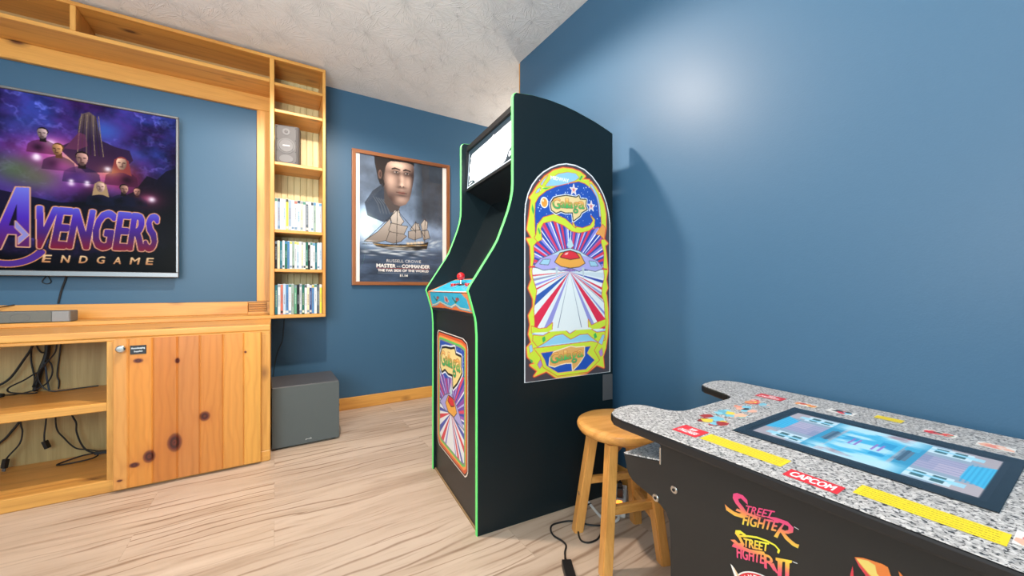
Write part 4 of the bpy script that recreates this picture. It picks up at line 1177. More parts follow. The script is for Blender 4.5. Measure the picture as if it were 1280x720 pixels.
def wedges(cv, C, poly, specs, R=1.0):
    """rays from C, clipped to a polygon"""
    r = cv.pmask(poly)
    w, m = r
    i0, i1, j0, j1 = w
    X = cv.X[i0:i1][None, :]-C[0]; Y = cv.Y[j0:j1][:, None]-C[1]
    ang = np.degrees(np.arctan2(Y, X))
    for a0, a1, col in specs:
        cv.put(w, m & (ang >= a0) & (ang < a1), col)
def paint_side():
    cv = Canvas(.196, .647, .547, 1.463, 280, 570, '454046', ss=2); cv.cov[:] = 1
    OUT = [(.224,1.221),(.233,1.287),(.224,1.294),(.238,1.310),(.260,1.344),(.297,1.387),(.339,1.418),(.386,1.435),(.434,1.438),(.475,1.431),(.502,1.417),(.484,1.400),(.524,1.403),(.522,1.389),(.534,1.396),(.560,1.374),(.587,1.342),(.605,1.309),(.616,1.265),
           (.616,1.20),(.606,1.15),(.627,1.132),(.611,1.122),(.618,1.089),(.627,1.010),(.618,0.970),(.627,0.932),(.615,0.910),(.621,0.896),(.628,0.840),(.631,0.776),(.626,0.720),(.616,0.665),(.600,0.626),(.606,0.578),(.565,0.594),(.511,0.564),(.459,0.558),(.353,0.560),(.305,0.592),(.246,0.577),(.263,0.596),(.228,0.623),(.250,0.626),(.217,0.658),(.213,0.694),(.234,0.714),(.221,0.747),(.229,0.785),(.221,0.822),(.242,0.857),(.242,0.889),(.220,0.932),
           (.235,0.966),(.229,0.993),(.232,1.042),(.229,1.100),(.212,1.128),(.237,1.132),(.214,1.166)]
    cv.line(OUT, .014, 'c8402c', True)
    cv.outlined(OUT, 'c8dc3c', .0035, 'f0a050')
    SKY = [(.253,1.15),(.250,1.223),(.253,1.274),(.268,1.300),(.305,1.330),(.355,1.354),(.410,1.372),(.467,1.388),(.500,1.383),(.534,1.367),(.560,1.339),(.578,1.307),(.588,1.252),(.590,1.203),(.60,1.15)]
    cv.outlined(SKY, '2350ae', .003, 'd8583c')
    rg = np.random.default_rng(8)
    for i in range(150):
        x = .255+.33*rg.random(); y = 1.15+.23*rg.random(); s = .0010+.0014*rg.random()
        cv.ell(x, y, s, s*1.1, 'dfe8ff')
    BUR = [(.262,1.12),(.27,1.181),(.289,1.20),(.327,1.212),(.345,1.212),(.389,1.197),(.430,1.174),(.471,1.170),(.521,1.182),(.575,1.20),(.592,1.18),(.589,1.133),(.605,1.089),(.602,1.019),(.608,0.980),(.595,0.940),(.592,0.895),(.606,0.87),(.611,0.801),(.611,0.735),(.246,0.735),(.250,0.792),(.246,0.849),(.260,0.921),(.255,0.935),(.240,0.975),(.237,1.002),(.248,1.056),(.245,1.101)]
    cv.outlined(BUR, '2a4aa8', .003, 'd8583c')
    C = (.421, 1.001)
    up = []
    a = 4
    cyc = ['2a4aa8', 'f0f2fa', '8e86d6', '2a4aa8', 'd83a58', '2a4aa8', 'b8b4ea', 'd83a58', '2348a8', 'eef0fa', '8e86d6', '2a4aa8', 'd83a58', 'c05a98', '2a4aa8', 'f0f2fa']
    wd = [3.4, 1.6, 3.2, 3.6, 3.4, 2.6, 2.0, 3.6, 2.6, 1.4, 3.4, 2.8, 3.0, 2.0, 2.6, 1.2]
    i = 0
    while a < 176:
        up.append((a, a+wd[i % 16], cyc[i % 16])); a += wd[i % 16]; i += 1
    wedges(cv, C, BUR, up)
    dn = [(-180, 4, 'dfe6e8'), (176, 181, 'dfe6e8'), (-8, 0, 'c8d4dc'), (-15, -11, '3a4aa8'), (-21, -17, 'e8eef0'), (-24, -21, 'd82a4a'), (-30, -27, '8e96c8'), (-34, -31, 'd82a4a'), (-36, -35, '8a93b0'),
          (-56, -47, 'd82a4a'), (-45, -43, '7a86c8'), (-65, -60, '8e8ed0'), (-76, -75.2, '5a6a88'), (-104.8, -104, '5a6a88'), (-119, -113, '8e8ed0'), (-134, -125, 'd82a4a'), (-149, -141, '2f58a8'),
          (-157, -155, 'd82a4a'), (-163, -160, '8e86d6'), (-170, -167, '8a93b0'), (-175, -173, 'd84a58')]
    wedges(cv, C, BUR, dn)
    # the flame scrolls
    fl = lambda pts, c='c8dc3c', o='d8583c', w=.0028: cv.outlined(pts, c, w, o)
    fl([(.247,1.135),(.256,1.148),(.260,1.186),(.289,1.220),(.343,1.238),(.397,1.223),(.438,1.196),(.487,1.190),(.530,1.206),(.547,1.228),(.534,1.248),(.554,1.232),(.551,1.204),(.521,1.182),(.471,1.170),(.430,1.174),(.389,1.196),(.335,1.211),(.289,1.198),(.276,1.175),(.282,1.130),(.262,1.12)])
    fl([(.433,1.242),(.436,1.215),(.452,1.19),(.438,1.198)], 'c8dc3c')
    fl([(.606,1.15),(.585,1.168),(.562,1.17),(.582,1.195),(.60,1.215),(.614,1.20)], 'e8a050')
    for q in ([(.299,1.349),(.324,1.381),(.363,1.408),(.410,1.421),(.451,1.421),(.469,1.406),(.446,1.390),(.410,1.375),(.359,1.359)], [(.526,1.387),(.539,1.385),(.565,1.353),(.576,1.327),(.584,1.293),(.588,1.25),(.582,1.25),(.576,1.30),(.565,1.336),(.543,1.365)],
              [(.277,1.354),(.290,1.373),(.312,1.395),(.294,1.370),(.282,1.351)], [(.252,1.315),(.262,1.332),(.276,1.340),(.268,1.322)]):
        fl(q, '8fc6e4', 'd87848', .002)
    for q in ([(.475,1.395),(.49,1.413),(.482,1.418),(.47,1.40)], [(.283,1.338),(.30,1.343),(.325,1.347),(.30,1.336)], [(.238,1.27),(.246,1.245),(.243,1.225),(.234,1.25)], [(.262,1.17),(.272,1.15),(.278,1.155),(.268,1.178)]):
        cv.poly(q, '3fae58')
    cv.text('MIDWAY', (.326, 1.3815), (.416, 1.3795), (.324, 1.3960), (.416, 1.3930), 'fbfdff', 1)
    cv.ell(.294, 1.282, .019, .023, 'f4efe4'); cv.ell(.294, 1.281, .014, .018, 'e89a3c'); cv.ell(.288, 1.289, .004, .005, 'fbe2b8')
    for sx, sy in ((.441, 1.351), (.535, 1.290)):
        st = [(sx+(.020 if k % 2 == 0 else .008)*math.sin(k*math.pi/5), sy+(.024 if k % 2 == 0 else .009)*math.cos(k*math.pi/5)) for k in range(10)]
        cv.outlined(st, 'e8c8c0', .002, 'f4f4f8'); cv.ell(sx, sy, .005, .006, 'd8707a')
    LG = [(.328,1.285),(.341,1.303),(.358,1.310),(.402,1.321),(.454,1.319),(.468,1.327),(.475,1.313),(.507,1.315),(.504,1.286),(.511,1.275),(.482,1.258),(.472,1.242),(.440,1.220),(.436,1.254),(.398,1.250),(.375,1.255),(.351,1.244),(.330,1.255),(.326,1.271)]
    cv.line(LG, .016, 'e8eef4', True); cv.line(LG, .009, '1c2028', True); cv.poly(LG, 'e9cf94')
    galaga(cv, ((.334, 1.264), (.500, 1.272), (.334, 1.308), (.500, 1.314)))
    # invented star fighter: swept lilac wings, amber hull, one wide red canopy
    wing = [(.245,1.020),(.275,1.050),(.330,1.070),(.375,1.090),(.423,1.100),(.470,1.090),(.515,1.070),(.570,1.050),(.602,1.020),(.558,1.006),(.500,1.014),(.470,1.004),(.423,1.020),(.376,1.004),(.345,1.014),(.290,1.006)]
    cv.outlined(wing, 'a9a4dc', .003, '5a6472')
    cv.poly([(.330,1.068),(.375,1.090),(.423,1.100),(.470,1.090),(.515,1.068),(.470,1.074),(.423,1.082),(.375,1.074)], 'b8d4dc')
    hull = [(.346,1.040),(.372,1.078),(.423,1.090),(.474,1.078),(.500,1.040),(.470,1.024),(.423,1.018),(.376,1.024)]
    cv.outlined(hull, 'e8a548', .003, '3a3230')
    cv.outlined([(.375,1.062),(.395,1.084),(.423,1.090),(.451,1.084),(.471,1.062),(.423,1.054)], 'd8303c', .003, '3a1a1e')
    cv.poly([(.392,1.072),(.402,1.081),(.414,1.083),(.408,1.073)], 'f6b8b8')
    for s in (-1, 1):
        cv.outlined([(.423+s*.10,1.050),(.423+s*.135,1.048),(.423+s*.15,1.030),(.423+s*.11,1.028)], '9cc8dc', .002, '3c4858')
        cv.poly([(.423+s*.06,1.020),(.423+s*.075,1.020),(.423+s*.070,.965)], 'b8c4cc')
        cv.line([(.423+s*.175,1.018), (.423+s*.20,1.016)], .006, 'd8303c')
    cv.poly([(.405,1.112),(.423,1.150),(.441,1.112),(.423,1.10)], 'b8d4dc')
    # bottom scrolls and name plate
    fl([(.234,0.778),(.271,0.766),(.305,0.768),(.333,0.788),(.331,0.755),(.280,0.743),(.234,0.753)]); fl([(.616,0.792),(.575,0.782),(.536,0.768),(.519,0.795),(.521,0.757),(.565,0.747),(.616,0.765)])
    cv.poly([(.236,.75),(.615,.75),(.60,.69),(.26,.69)], '8fc8e4')
    fl([(.242,0.742),(.288,0.736),(.340,0.758),(.385,0.762),(.421,0.736),(.468,0.758),(.526,0.755),(.565,0.735),(.611,0.737),(.611,0.700),(.580,.692),(.555,0.705),(.516,0.734),(.473,0.733),(.426,0.716),(.385,0.741),(.345,0.736),(.297,0.710),(.262,.695),(.240,0.720)])
    cv.poly([(.242,.752),(.60,.752),(.60,.745),(.565,.741),(.526,.760),(.468,.763),(.421,.742),(.385,.768),(.340,.763),(.288,.742),(.25,.748)], 'dfe6e8')
    for q in ([(.283,.728),(.297,.735),(.30,.718),(.288,.708)], [(.548,.728),(.56,.735),(.568,.715),(.553,.708)], [(.222,.65),(.24,.64),(.236,.628)], [(.59,.655),(.60,.64),(.585,.632)]):
        cv.poly(q, '3fae58')
    for q in ([(.222,.70),(.235,.705),(.24,.68),(.228,.672)], [(.575,.69),(.60,.725),(.61,.72),(.595,.68)]): fl(q, '8fc6e4', 'd87848', .002)
    for q in ([(.262,.622),(.275,.64),(.285,.62),(.272,.605)], [(.578,.65),(.595,.665),(.600,.635),(.588,.628)]): fl(q, 'a884c8', 'd87848', .002)
    fl([(.246,0.688),(.535,0.698),(.572,0.690),(.550,0.658),(.580,0.613),(.516,0.567),(.358,0.566),(.290,0.609),(.276,0.653)])
    cv.outlined([(.278,0.667),(.531,0.677),(.511,0.649),(.553,0.615),(.506,0.580),(.362,0.579),(.305,0.614),(.297,0.637)], '2250ae', .003, 'e8b060')
    LG2 = [(.322,0.643),(.341,0.666),(.378,0.674),(.426,0.684),(.454,0.677),(.497,0.677),(.497,0.640),(.479,0.618),(.461,0.600),(.436,0.582),(.433,0.614),(.402,0.616),(.368,0.612),(.345,0.606),(.318,0.614)]
    cv.line(LG2, .008, 'f2e6c8', True); cv.poly(LG2, 'e0a860')
    galaga(cv, ((.324, .622), (.494, .634), (.324, .666), (.494, .674)))
    cv.line([(.30,.6965), (.50,.7015)], .0025, 'c4e2f0')
    # the thin white outline round the whole print
    cv.line(ARCH, .0052, 'e8ecee', True)
    return cv
art_mesh('side_art', paint_side(), lambda X, Y: (X, -.0008+0*X, Y), PRINT, arc, inside([(x+(.003 if x > .42 else -.003), y+(.003 if y > 1.2 else 0)) for x, y in ARCH]))

def paint_front():
    # horizontal h = .62 - w so that it reads from the far edge to the near edge
    cv = Canvas(.040, .512, .128, .740, 200, 260, '241f20', ss=2); cv.cov[:] = 1
    def fr(i):
        return [(.050+i, .690-i*.3), (.056+i, .708-i*.8), (.072+i*.8, .722-i), (.430-i*.8, .722-i), (.478-i, .708-i*.8), (.490-i, .685-i*.3), (.490-i, .182+i*.3), (.476-i, .160+i*.8), (.455-i*.8, .146+i), (.085+i*.8, .146+i), (.060+i, .165+i*.8), (.050+i, .19+i*.3)]
    for i, c in ((0, 'efe6dc'), (.006, '2a1c18'), (.012, 'd8582e'), (.024, 'f09a4a'), (.034, '58c85a'), (.042, '3a3a30'), (.045, '2a50ae')): cv.poly(fr(i), c)
    I = fr(.045)
    rg = np.random.default_rng(3)
    for i in range(110):
        x = .09+.36*rg.random(); y = .50+.17*rg.random(); cv.ell(x, y, .0022, .0022, 'dfe8ff')
    C = (.27, .36)
    low = [(.085, .50), (.20, .46), (.30, .47), (.455, .56), (.455, .16), (.085, .16)]
    low = [(x, y) for x, y in low]
    cv.poly([(.096, .54), (.18, .50), (.445, .55), (.445, .20), (.43, .192), (.11, .192), (.096, .21)], '3a4aa8')
    R = [(.096, .54), (.18, .50), (.445, .56), (.445, .21), (.43, .192), (.11, .192), (.096, .21)]
    cyc = ['3a4aa8', 'f0f2fa', '9a5ab0', '3a4aa8', 'd84a68', '6a4aa8', 'b8b4ea', '8e4aa0']
    a, i, sp = 0, 0, []
    while a < 180:
        ww = [4, 2, 5, 4, 5, 5, 2.5, 6][i % 8]; sp.append((a, a+ww, cyc[i % 8])); a += ww; i += 1
    wedges(cv, C, R, sp)
    wedges(cv, C, R, [(-180, 0, 'e6e8ea'), (-20, -12, '3a4aa8'), (-34, -27, 'd83a4a'), (-50, -45, '3a4aa8'), (-62, -55, 'd83a4a'), (-70, -66, '8e8ed0'), (-118, -112, '8e8ed0'), (-133, -124, 'd83a4a'), (-148, -140, '3a4aa8'), (-163, -156, 'd83a4a'), (-174, -168, '3a4aa8')])
    cv.line(I, .006, '8a8a80', True)
    # invented star fighter again
    cv.outlined([(.10, .37), (.18, .42), (.27, .45), (.35, .41), (.44, .34), (.36, .345), (.27, .36), (.18, .35)], 'a9a4dc', .004, '5a6472')
    cv.outlined([(.19, .385), (.23, .43), (.31, .43), (.35, .385), (.31, .355), (.23, .355)], 'e8a548', .004, '3a3230')
    cv.outlined([(.225, .405), (.245, .432), (.295, .432), (.315, .405), (.27, .392)], 'd8303c', .004, '3a1a1e')
    cv.poly([(.25, .455), (.27, .50), (.29, .455), (.27, .44)], 'b8d4dc')
    LG = [(.105, .60), (.135, .635), (.19, .645), (.27, .65), (.32, .66), (.335, .635), (.405, .635), (.40, .595), (.415, .575), (.385, .545), (.35, .515), (.30, .485), (.295, .54), (.23, .535), (.18, .545), (.13, .525), (.105, .545)]
    cv.line(LG, .034, 'e8eef4', True); cv.line(LG, .020, '1c1818', True); cv.poly(LG, 'f0d890')
    galaga(cv, ((.115, .560), (.400, .565), (.115, .630), (.400, .635)))
    return cv
art_mesh('front_art', paint_front(), lambda X, Y: (.0113+0*X, .62-X, Y), PRINT, [o for o in arc.children if o.name.startswith('front_panel')][0],
         inside([(.050, .690), (.056, .708), (.072, .722), (.430, .722), (.478, .708), (.490, .685), (.490, .182), (.476, .160), (.455, .146), (.085, .146), (.060, .165), (.050, .19)]))

# ================================================================== STOOL
SX, SY = 1.076, .976
stool = thing('wooden_stool', 'round honey wood stool with four splayed legs between arcade machine and game table', 'stool', (SX, SY, 0))
MB().lathe((SX, SY, 0), [(0, .400), (.108, .400), (.132, .404), (.148, .413), (.155, .424), (.1568, .432), (.154, .440), (.145, .4445), (.132, .4455), (.110, .4435), (.07, .4405), (0, .439)], 64).build('seat', OAK[0], stool, True)
FEET = [(.912, .890), (.990, 1.112), (1.225, 1.030), (1.122, .826)]
TOPS = []
for fx, fy in FEET:
    dx, dy = fx-SX, fy-SY
    k = .62
    TOPS.append((SX+dx*k, SY+dy*k))
def legpt(i, z):
    t = z/.400
    return Vector((FEET[i][0]+(TOPS[i][0]-FEET[i][0])*t, FEET[i][1]+(TOPS[i][1]-FEET[i][1])*t, z))
ang0 = math.atan2(FEET[2][1]-FEET[1][1], FEET[2][0]-FEET[1][0])
def squared(p0, p1, w, d, name, mat, parent, a=ang0, bev=.0035):
    """square bar whose ends are cut level, faces turned by angle a"""
    m = MB()
    c, s = math.cos(a), math.sin(a)
    q = [(-w/2, -d/2), (w/2, -d/2), (w/2, d/2), (-w/2, d/2)]
    A = [m.bm.verts.new(Vector(p0)+Vector((x*c-y*s, x*s+y*c, 0))) for x, y in q]
    B_ = [m.bm.verts.new(Vector(p1)+Vector((x*c-y*s, x*s+y*c, 0))) for x, y in q]
    fs = [m.bm.faces.new(A[::-1]), m.bm.faces.new(B_)]+[m.bm.faces.new((A[i], A[(i+1) % 4], B_[(i+1) % 4], B_[i])) for i in range(4)]
    bmesh.ops.bevel(m.bm, geom=list({e for f in fs[2:] for e in f.edges if abs(e.verts[0].co.z-e.verts[1].co.z) > .05}), offset=bev, segments=2, affect='EDGES')
    return m.build(name, mat, parent)
legs = []
for i in range(4):
    lg_ = squared(legpt(i, 0.0), legpt(i, .402), .036, .036, 'leg', OAK[2], stool)
    legs.append(lg_)
    # countersunk bolt hole on the outer face
    o = Vector((FEET[i][0]-SX, FEET[i][1]-SY, 0)).normalized()
    p = legpt(i, .135 if i in (1, 2) else .205)
def bar(p0, p1, w, h, name, mat, parent):
    p0, p1 = Vector(p0), Vector(p1); d = p1-p0
    m = MB().box(-w/2, w/2, -h/2, h/2, 0, d.length, bev=.003)
    m.move(Matrix.Translation(p0) @ Matrix(((d.normalized().cross(Vector((0, 0, 1))).normalized().x, 0, d.normalized().x, 0), (d.normalized().cross(Vector((0, 0, 1))).normalized().y, 0, d.normalized().y, 0), (0, 1, d.normalized().z, 0), (0, 0, 0, 1))))
    return m.build(name, mat, parent)
bar(legpt(0, .192), legpt(3, .192), .020, .030, 'stretcher', OAK[0], stool)
bar(legpt(1, .200), legpt(2, .200), .020, .026, 'stretcher', OAK[0], stool)
bar(legpt(2, .135), legpt(3, .135), .020, .030, 'stretcher', OAK[0], stool)
bar(legpt(0, .380), legpt(2, .380), .022, .040, 'seat_brace', OAK[0], stool)
bar(legpt(1, .3795), legpt(3, .3795), .022, .040, 'seat_brace', OAK[0], stool)
for i, z in ((1, .150), (3, .205), (2, .17)):
    p = legpt(i, z)
    n_ = Vector((math.sin(ang0), -math.cos(ang0), 0))        # face turned to the room
    if i == 1: n_ = Vector((-math.cos(ang0), -math.sin(ang0), 0))
    q = p+n_*.0172
    m = MB().cyl((0, 0, 0), .0085, .0018, seg=20, r2=.0075).move(Matrix.Translation(q) @ n_.to_track_quat('Z', 'Y').to_matrix().to_4x4())
    m.build('bolt_cap', plain('bolt_cap_wood', (.34, .17, .06), .4) if i == 1 else OAK[2], legs[i])

# ================================================================== HEAD-TO-HEAD GAME TABLE
tb = thing('arcade_table', 'low black arcade game table with grey granite look top and a lit screen', 'arcade table', (1.048, .285, 0))
def granite():
    m, n, l, b = new_mat('grey_granite_laminate')
    tc = n.new('ShaderNodeTexCoord')
    n1 = n.new('ShaderNodeTexNoise'); n1.inputs['Scale'].default_value = 185; n1.inputs['Detail'].default_value = 3; n1.inputs['Distortion'].default_value = .6
    n2 = n.new('ShaderNodeTexNoise'); n2.inputs['Scale'].default_value = 110; n2.inputs['Detail'].default_value = 3
    n3 = n.new('ShaderNodeTexVoronoi'); n3.inputs['Scale'].default_value = 300
    mp = n.new('ShaderNodeMapping'); mp.inputs['Location'].default_value = (3.1, 7.7, 1.3)
    for x in (n1, n3): l.new(tc.outputs['Object'], x.inputs['Vector'])
    l.new(tc.outputs['Object'], mp.inputs[0]); l.new(mp.outputs[0], n2.inputs['Vector'])
    r2 = ramp(n, [(.35, (.42, .415, .41)), (.5, (.58, .57, .56)), (.62, (.72, .71, .70))]); l.new(n2.outputs['Fac'], r2.inputs[0])
    r3 = ramp(n, [(.0, (.62, .61, .60)), (.5, (1, 1, 1))]); l.new(n3.outputs['Color'], r3.inputs[0])
    c = mixc(n, l, .6, r2.outputs[0], r3.outputs[0], 'MULTIPLY')
    r1 = ramp(n, [(.37, (1, 1, 1)), (.43, (.6, .6, .6)), (.475, (0, 0, 0))]); l.new(n1.outputs['Fac'], r1.inputs[0])
    c = mixc(n, l, r1.outputs[0], c, (.030, .032, .036))
    l.new(c, b.inputs['Base Color']); b.inputs['Roughness'].default_value = .33
    return m
GRAN = granite()
HALF = [(.728, .660), (.733, .688), (.7500, .712), (.775, .727), (.805, .7345), (.842, .733), (.866, .722), (.880, .703), (.8865, .675), (.893, .652), (.905, .633), (.924, .622), (.945, .6195),
        (1.140, .6195), (1.160, .625), (1.174, .640), (1.185, .663), (1.200, .705), (1.211, .737), (1.226, .755), (1.250, .763), (1.310, .765), (1.340, .756), (1.360, .736), (1.370, .708), (1.372, .670)]
def outline(ins=0.0):
    top = [(x, y) for x, y in HALF]
    bot = [(x, .570-y) for x, y in reversed(HALF)]
    P = top+bot
    if ins:
        Q = []
        n = len(P)
        for i in range(n):
            a, b_, c = Vector(P[i-1]), Vector(P[i]), Vector(P[(i+1) % n])
            d1, d2 = (b_-a).normalized(), (c-b_).normalized()
            nn = Vector((d1.y, -d1.x))+Vector((d2.y, -d2.x)); nn.normalize()
            Q.append(tuple(b_+nn*ins))
        P = Q
    return P
MB().prism(outline(), .583, .6043, 'z', .0045, 2).build('edge_band', plain('black_edge_band', (.012, .012, .013), .3), tb)
top_ = MB().prism(outline(.0025), .6043, .6055, 'z', .0006, 1).build('tabletop', GRAN, tb)
PE = [(.5457, 0.0), (.5457, .330), (.547, .372), (.550, .400), (.5575, .4155), (.575, .4265), (.600, .4345), (.640, .4435), (.656, .4485), (.6665, .458), (.672, .470), (.6814, .5035), (.571, .5265), (.5755, .583)]
def panel_profile():
    return PE+[(.570-y, z) for y, z in reversed(PE)]
SP0, SP1 = .765, .781
def sidepanel(x0, x1):
    return MB().prism(panel_profile(), x0, x1, 'x', .001, 1).build('side_panel', plain('black_table_panel', (.017, .0165, .016), .40, bump=(300, .1, .001)), tb)
sp1 = sidepanel(SP0, SP1); sidepanel(1.316, 1.332)
for y0, y1 in ((.528, .543), (.027, .042)):
    MB().box(SP1, 1.316, y0, y1, .0, .583).build('end_panel', BLACK, tb)
for sgn in (0, 1):
    f = (lambda y: y) if sgn == 0 else (lambda y: .570-y)
    dk = MB().prism([(f(.6822), .5050), (f(.6822), .5085), (f(.5712), .5316), (f(.5712), .5281)], SP0, 1.332, 'x').build('control_deck', GRAN, tb)
    MB().prism([(f(.675), .470), (f(.6800), .5045), (f(.650), .511), (f(.645), .462)], SP1+.0005, 1.3155, 'x').build('deck_front', BLACK, tb)
    for k, x in enumerate((.825, .865, .905)):
        MB().cyl((x, f(.600), .5255), .013, .012, seg=20, bev=.002).build('button', plain('blue_button', lin('1f7fd0'), .3) if k == 0 else (RED if k == 1 else WHITEPL), dk, True)
    jk = MB().cyl((1.00, f(.625), .515), .004, .035, seg=12).build('joystick', CHROME, dk, True)
    MB().ball((1.00, f(.625), .560), .0165, 18).build('ball_top', RED, jk, True)
    MB().box(SP0-.0012, SP0, f(.5745), f(.5705), .520, .560, bev=.0004).build('corner_bracket', CHROME, tb)
bolts = []
for y, z in ((.5355, .4778), (.5843, .437), (.0345, .4778), (-.0143, .437)):
    bo = MB().cyl((0, 0, 0), .0085, .003, seg=24, bev=.0012).move(Matrix.Translation((SP0, y, z)) @ Matrix.Rotation(math.radians(-90), 4, 'Y')).build('bolt', CHROME, tb, True)
    MB().cyl((0, 0, 0), .0038, .0008, seg=6).move(Matrix.Translation((SP0-.0030, y, z)) @ Matrix.Rotation(math.radians(-90), 4, 'Y')).build('socket', RUBBER, bo)
# the screen set into the top
ZT = .6055
bz = MB()
bz.box(.889, .918, .095, .475, .6043, .6068).box(1.172, 1.203, .095, .475, .6043, .6068).box(.918, 1.172, .095, .110, .6043, .6068).box(.918, 1.172, .459, .475, .6043, .6068)
bz.build('screen_bezel', GLOSSBLACK, tb)
def paint_screen():
    # p runs along the table (0 at the end by the stool), q across it
    cv = Canvas(0, .349, 0, .254, 300, 200, '11161c', 2); cv.cov[:] = 1
    M = (.010, .339, .012, .242)
    w = cv.win(*M)
    cv.poly([(M[0], M[2]), (M[1], M[2]), (M[1], M[3]), (M[0], M[3])], '8fa4b8')
    for f in (lambda p, q: (p, q), lambda p, q: (.349-p, .254-q)):
        P = lambda pts, c, a=1.0: cv.poly([f(*t) for t in pts], c, a)
        R_ = lambda a_, b_, c_, d_, col, al=1.0: P([(a_, c_), (b_, c_), (b_, d_), (a_, d_)], col, al)
        P([(.010, .012), (.075, .012), (.060, .050), (.010, .075)], 'a9a2a8'); P([(.010, .185), (.040, .195), (.060, .242), (.010, .242)], 'b0a8ae')
        P([(.010, .070), (.040, .090), (.040, .170), (.010, .195)], '3fb4e2')
        for k in range(5):
            P([(.012+k*.006, .078), (.0145+k*.006, .078), (.0145+k*.006, .19), (.012+k*.006, .19)], '2a98cc', .6)
        R_(.040, .105, .085, .172, '9fa0be'); R_(.040, .072, .120, .172, 'b4aec6', .7); R_(.085, .105, .085, .130, '8690b2', .8)
        for k in range(6):
            R_(.040, .105, .090+k*.014, .0925+k*.014, '7c82a6', .7)
        for q0 in (.022, .190):
            R_(.042, .100, q0, q0+.044, 'c4dfec'); R_(.050, .066, q0+.004, q0+.038, '3a6468'); R_(.074, .090, q0+.006, q0+.036, '3c6a70')
            R_(.036, .106, q0+.014, q0+.023, '8fd0ec'); R_(.028, .046, q0+.010, q0+.030, '9ad8f0', .8)
        R_(.098, .122, .020, .242, '2f93be'); R_(.104, .126, .062, .092, '3aa6d0'); R_(.108, .134, .095, .165, '54748c'); R_(.114, .120, .09, .17, '3c5a72'); R_(.124, .129, .09, .17, '7d98ae')
        P([(.122, .012), (.175, .012), (.175, .040), (.140, .062)], 'a38f98'); R_(.122, .136, .012, .036, 'b0686c')
        P([(.128, .050), (.175, .036), (.175, .215), (.150, .230), (.128, .200)], '3fb0de')
        P([(.136, .080), (.158, .080), (.158, .178), (.136, .178)], '2496cc')
    n = fbm(cv.w, cv.h, 7, 9, 4, 41)
    X = cv.X[None, :]+0*cv.Y[:, None]; Y = cv.Y[:, None]+0*cv.X[None, :]
    cl = np.clip((n-.42)*5, 0, 1)*np.clip((.055-np.abs(X-.1745))/.02, 0, 1)*((Y > .013) & (Y < .241))
    c2 = np.clip((n-.30)*5, 0, 1)*np.clip((.085-np.abs(X-.1745))/.03, 0, 1)*np.clip((np.abs(Y-.127)-.055)/.02, 0, 1)*((Y > .013) & (Y < .241))
    k = np.maximum(cl, c2)[..., None]*.92
    cv.a = cv.a*(1-k)+(srgb('a9def4')*(1-n[..., None]*.5)+srgb('d8f4fc')*n[..., None]*.5)*k
    for p in (.150, .160, .186, .196):
        cv.poly([(p, .105), (p+.004, .105), (p+.004, .150), (p, .150)], '8f6fc0', .9)
    return cv
art_mesh('display', paint_screen(), lambda X, Y: (.918+Y, .459-X, .6059+0*X), TABLEGLOW, tb)
MB().box(.8895, 1.2025, .0955, .4745, .6070, .6078).build('glass_pane', GLASS, tb)

# stickers on the top; p reads along the table towards the camera, q across
def sticker(name, corners, w, h, nx, ny, draw, label=None, bg='e0e0e0', keep=None):
    """corners: bottom-left, bottom-right, top-right, top-left on the top (x, y)"""
    cv = Canvas(0, w, 0, h, nx, ny, bg, 2)
    if keep is None: cv.cov[:] = 1
    draw(cv, w, h)
    bl, br, tr, tl = (np.array(c) for c in corners)
    def place(X, Y):
        u, v = X/w, Y/h
        q = [(bl[i]*(1-u)+br[i]*u)*(1-v)+(tl[i]*(1-u)+tr[i]*u)*v for i in (0, 1)]
        return q[0], q[1], ZT+.0007+0*X
    o = art_mesh(name, cv, place, PRINT, top_, keep)
    if label: o['label'] = label
def rect(x0, x1, y0, y1):
    # x0..x1 across (x1 further from the reader), y0 at reading start, y1 at reading end
    return ((x0, y0), (x0, y1), (x1, y1), (x1, y0))
def d_yellow(cv, w, h):
    r = random.Random(int(w*1e4))
    rows = 5
    for k in range(rows):
        y = h*(.16+.70*k/(rows-1)); x = w*.04
        while x < w*.95:
            dx = w*r.uniform(.006, .03)
            cv.poly([(x, y-h*.025), (min(x+dx, w*.96), y-h*.025), (min(x+dx, w*.96), y+h*.025), (x, y+h*.025)], 'a08a1c', .7)
            x += dx+w*.006
sticker('instruction_sticker', rect(.7830, .8270, .487, .331), .156, .044, 200, 56, d_yellow, 'yellow instruction sticker', 'f5dc1e')
sticker('instruction_sticker', rect(.7830, .8270, .229, .078), .151, .044, 200, 56, d_yellow, 'yellow instruction sticker', 'f5dc1e')
sticker('instruction_sticker', rect(1.282, 1.313, .334, .284), .05, .031, 60, 36, d_yellow, 'small yellow instruction sticker', 'f5dc1e')
def d_cap(cv, w, h):
    cv.text('CAPCOM', (w*.09, h*.22), (w*.88, h*.22), (w*.09, h*.80), (w*.88, h*.80), 'ffffff', 3)
sticker('name_sticker', rect(.754, .7905, .3165, .2395), .077, .0365, 160, 74, d_cap, 'red name sticker with white letters', 'e03038')
def d_red(cv, w, h):
    cv.text('THE NEW', (w*.36, h*.60), (w*.62, h*.60), (w*.38, h*.84), (w*.64, h*.84), 'ffffff', 1)
    cv.text('CHALLENGERS', (w*.10, h*.22), (w*.84, h*.22), (w*.14, h*.52), (w*.88, h*.52), 'ffffff', 1)
sticker('name_sticker', rect(.778, .832, .552, .494), .058, .054, 110, 100, d_red, 'red banner sticker with white letters', 'e8343c')
sticker('name_sticker', rect(1.236, 1.279, .593, .523), .07, .043, 110, 70, d_red, 'red banner sticker with white letters', 'd8343c')
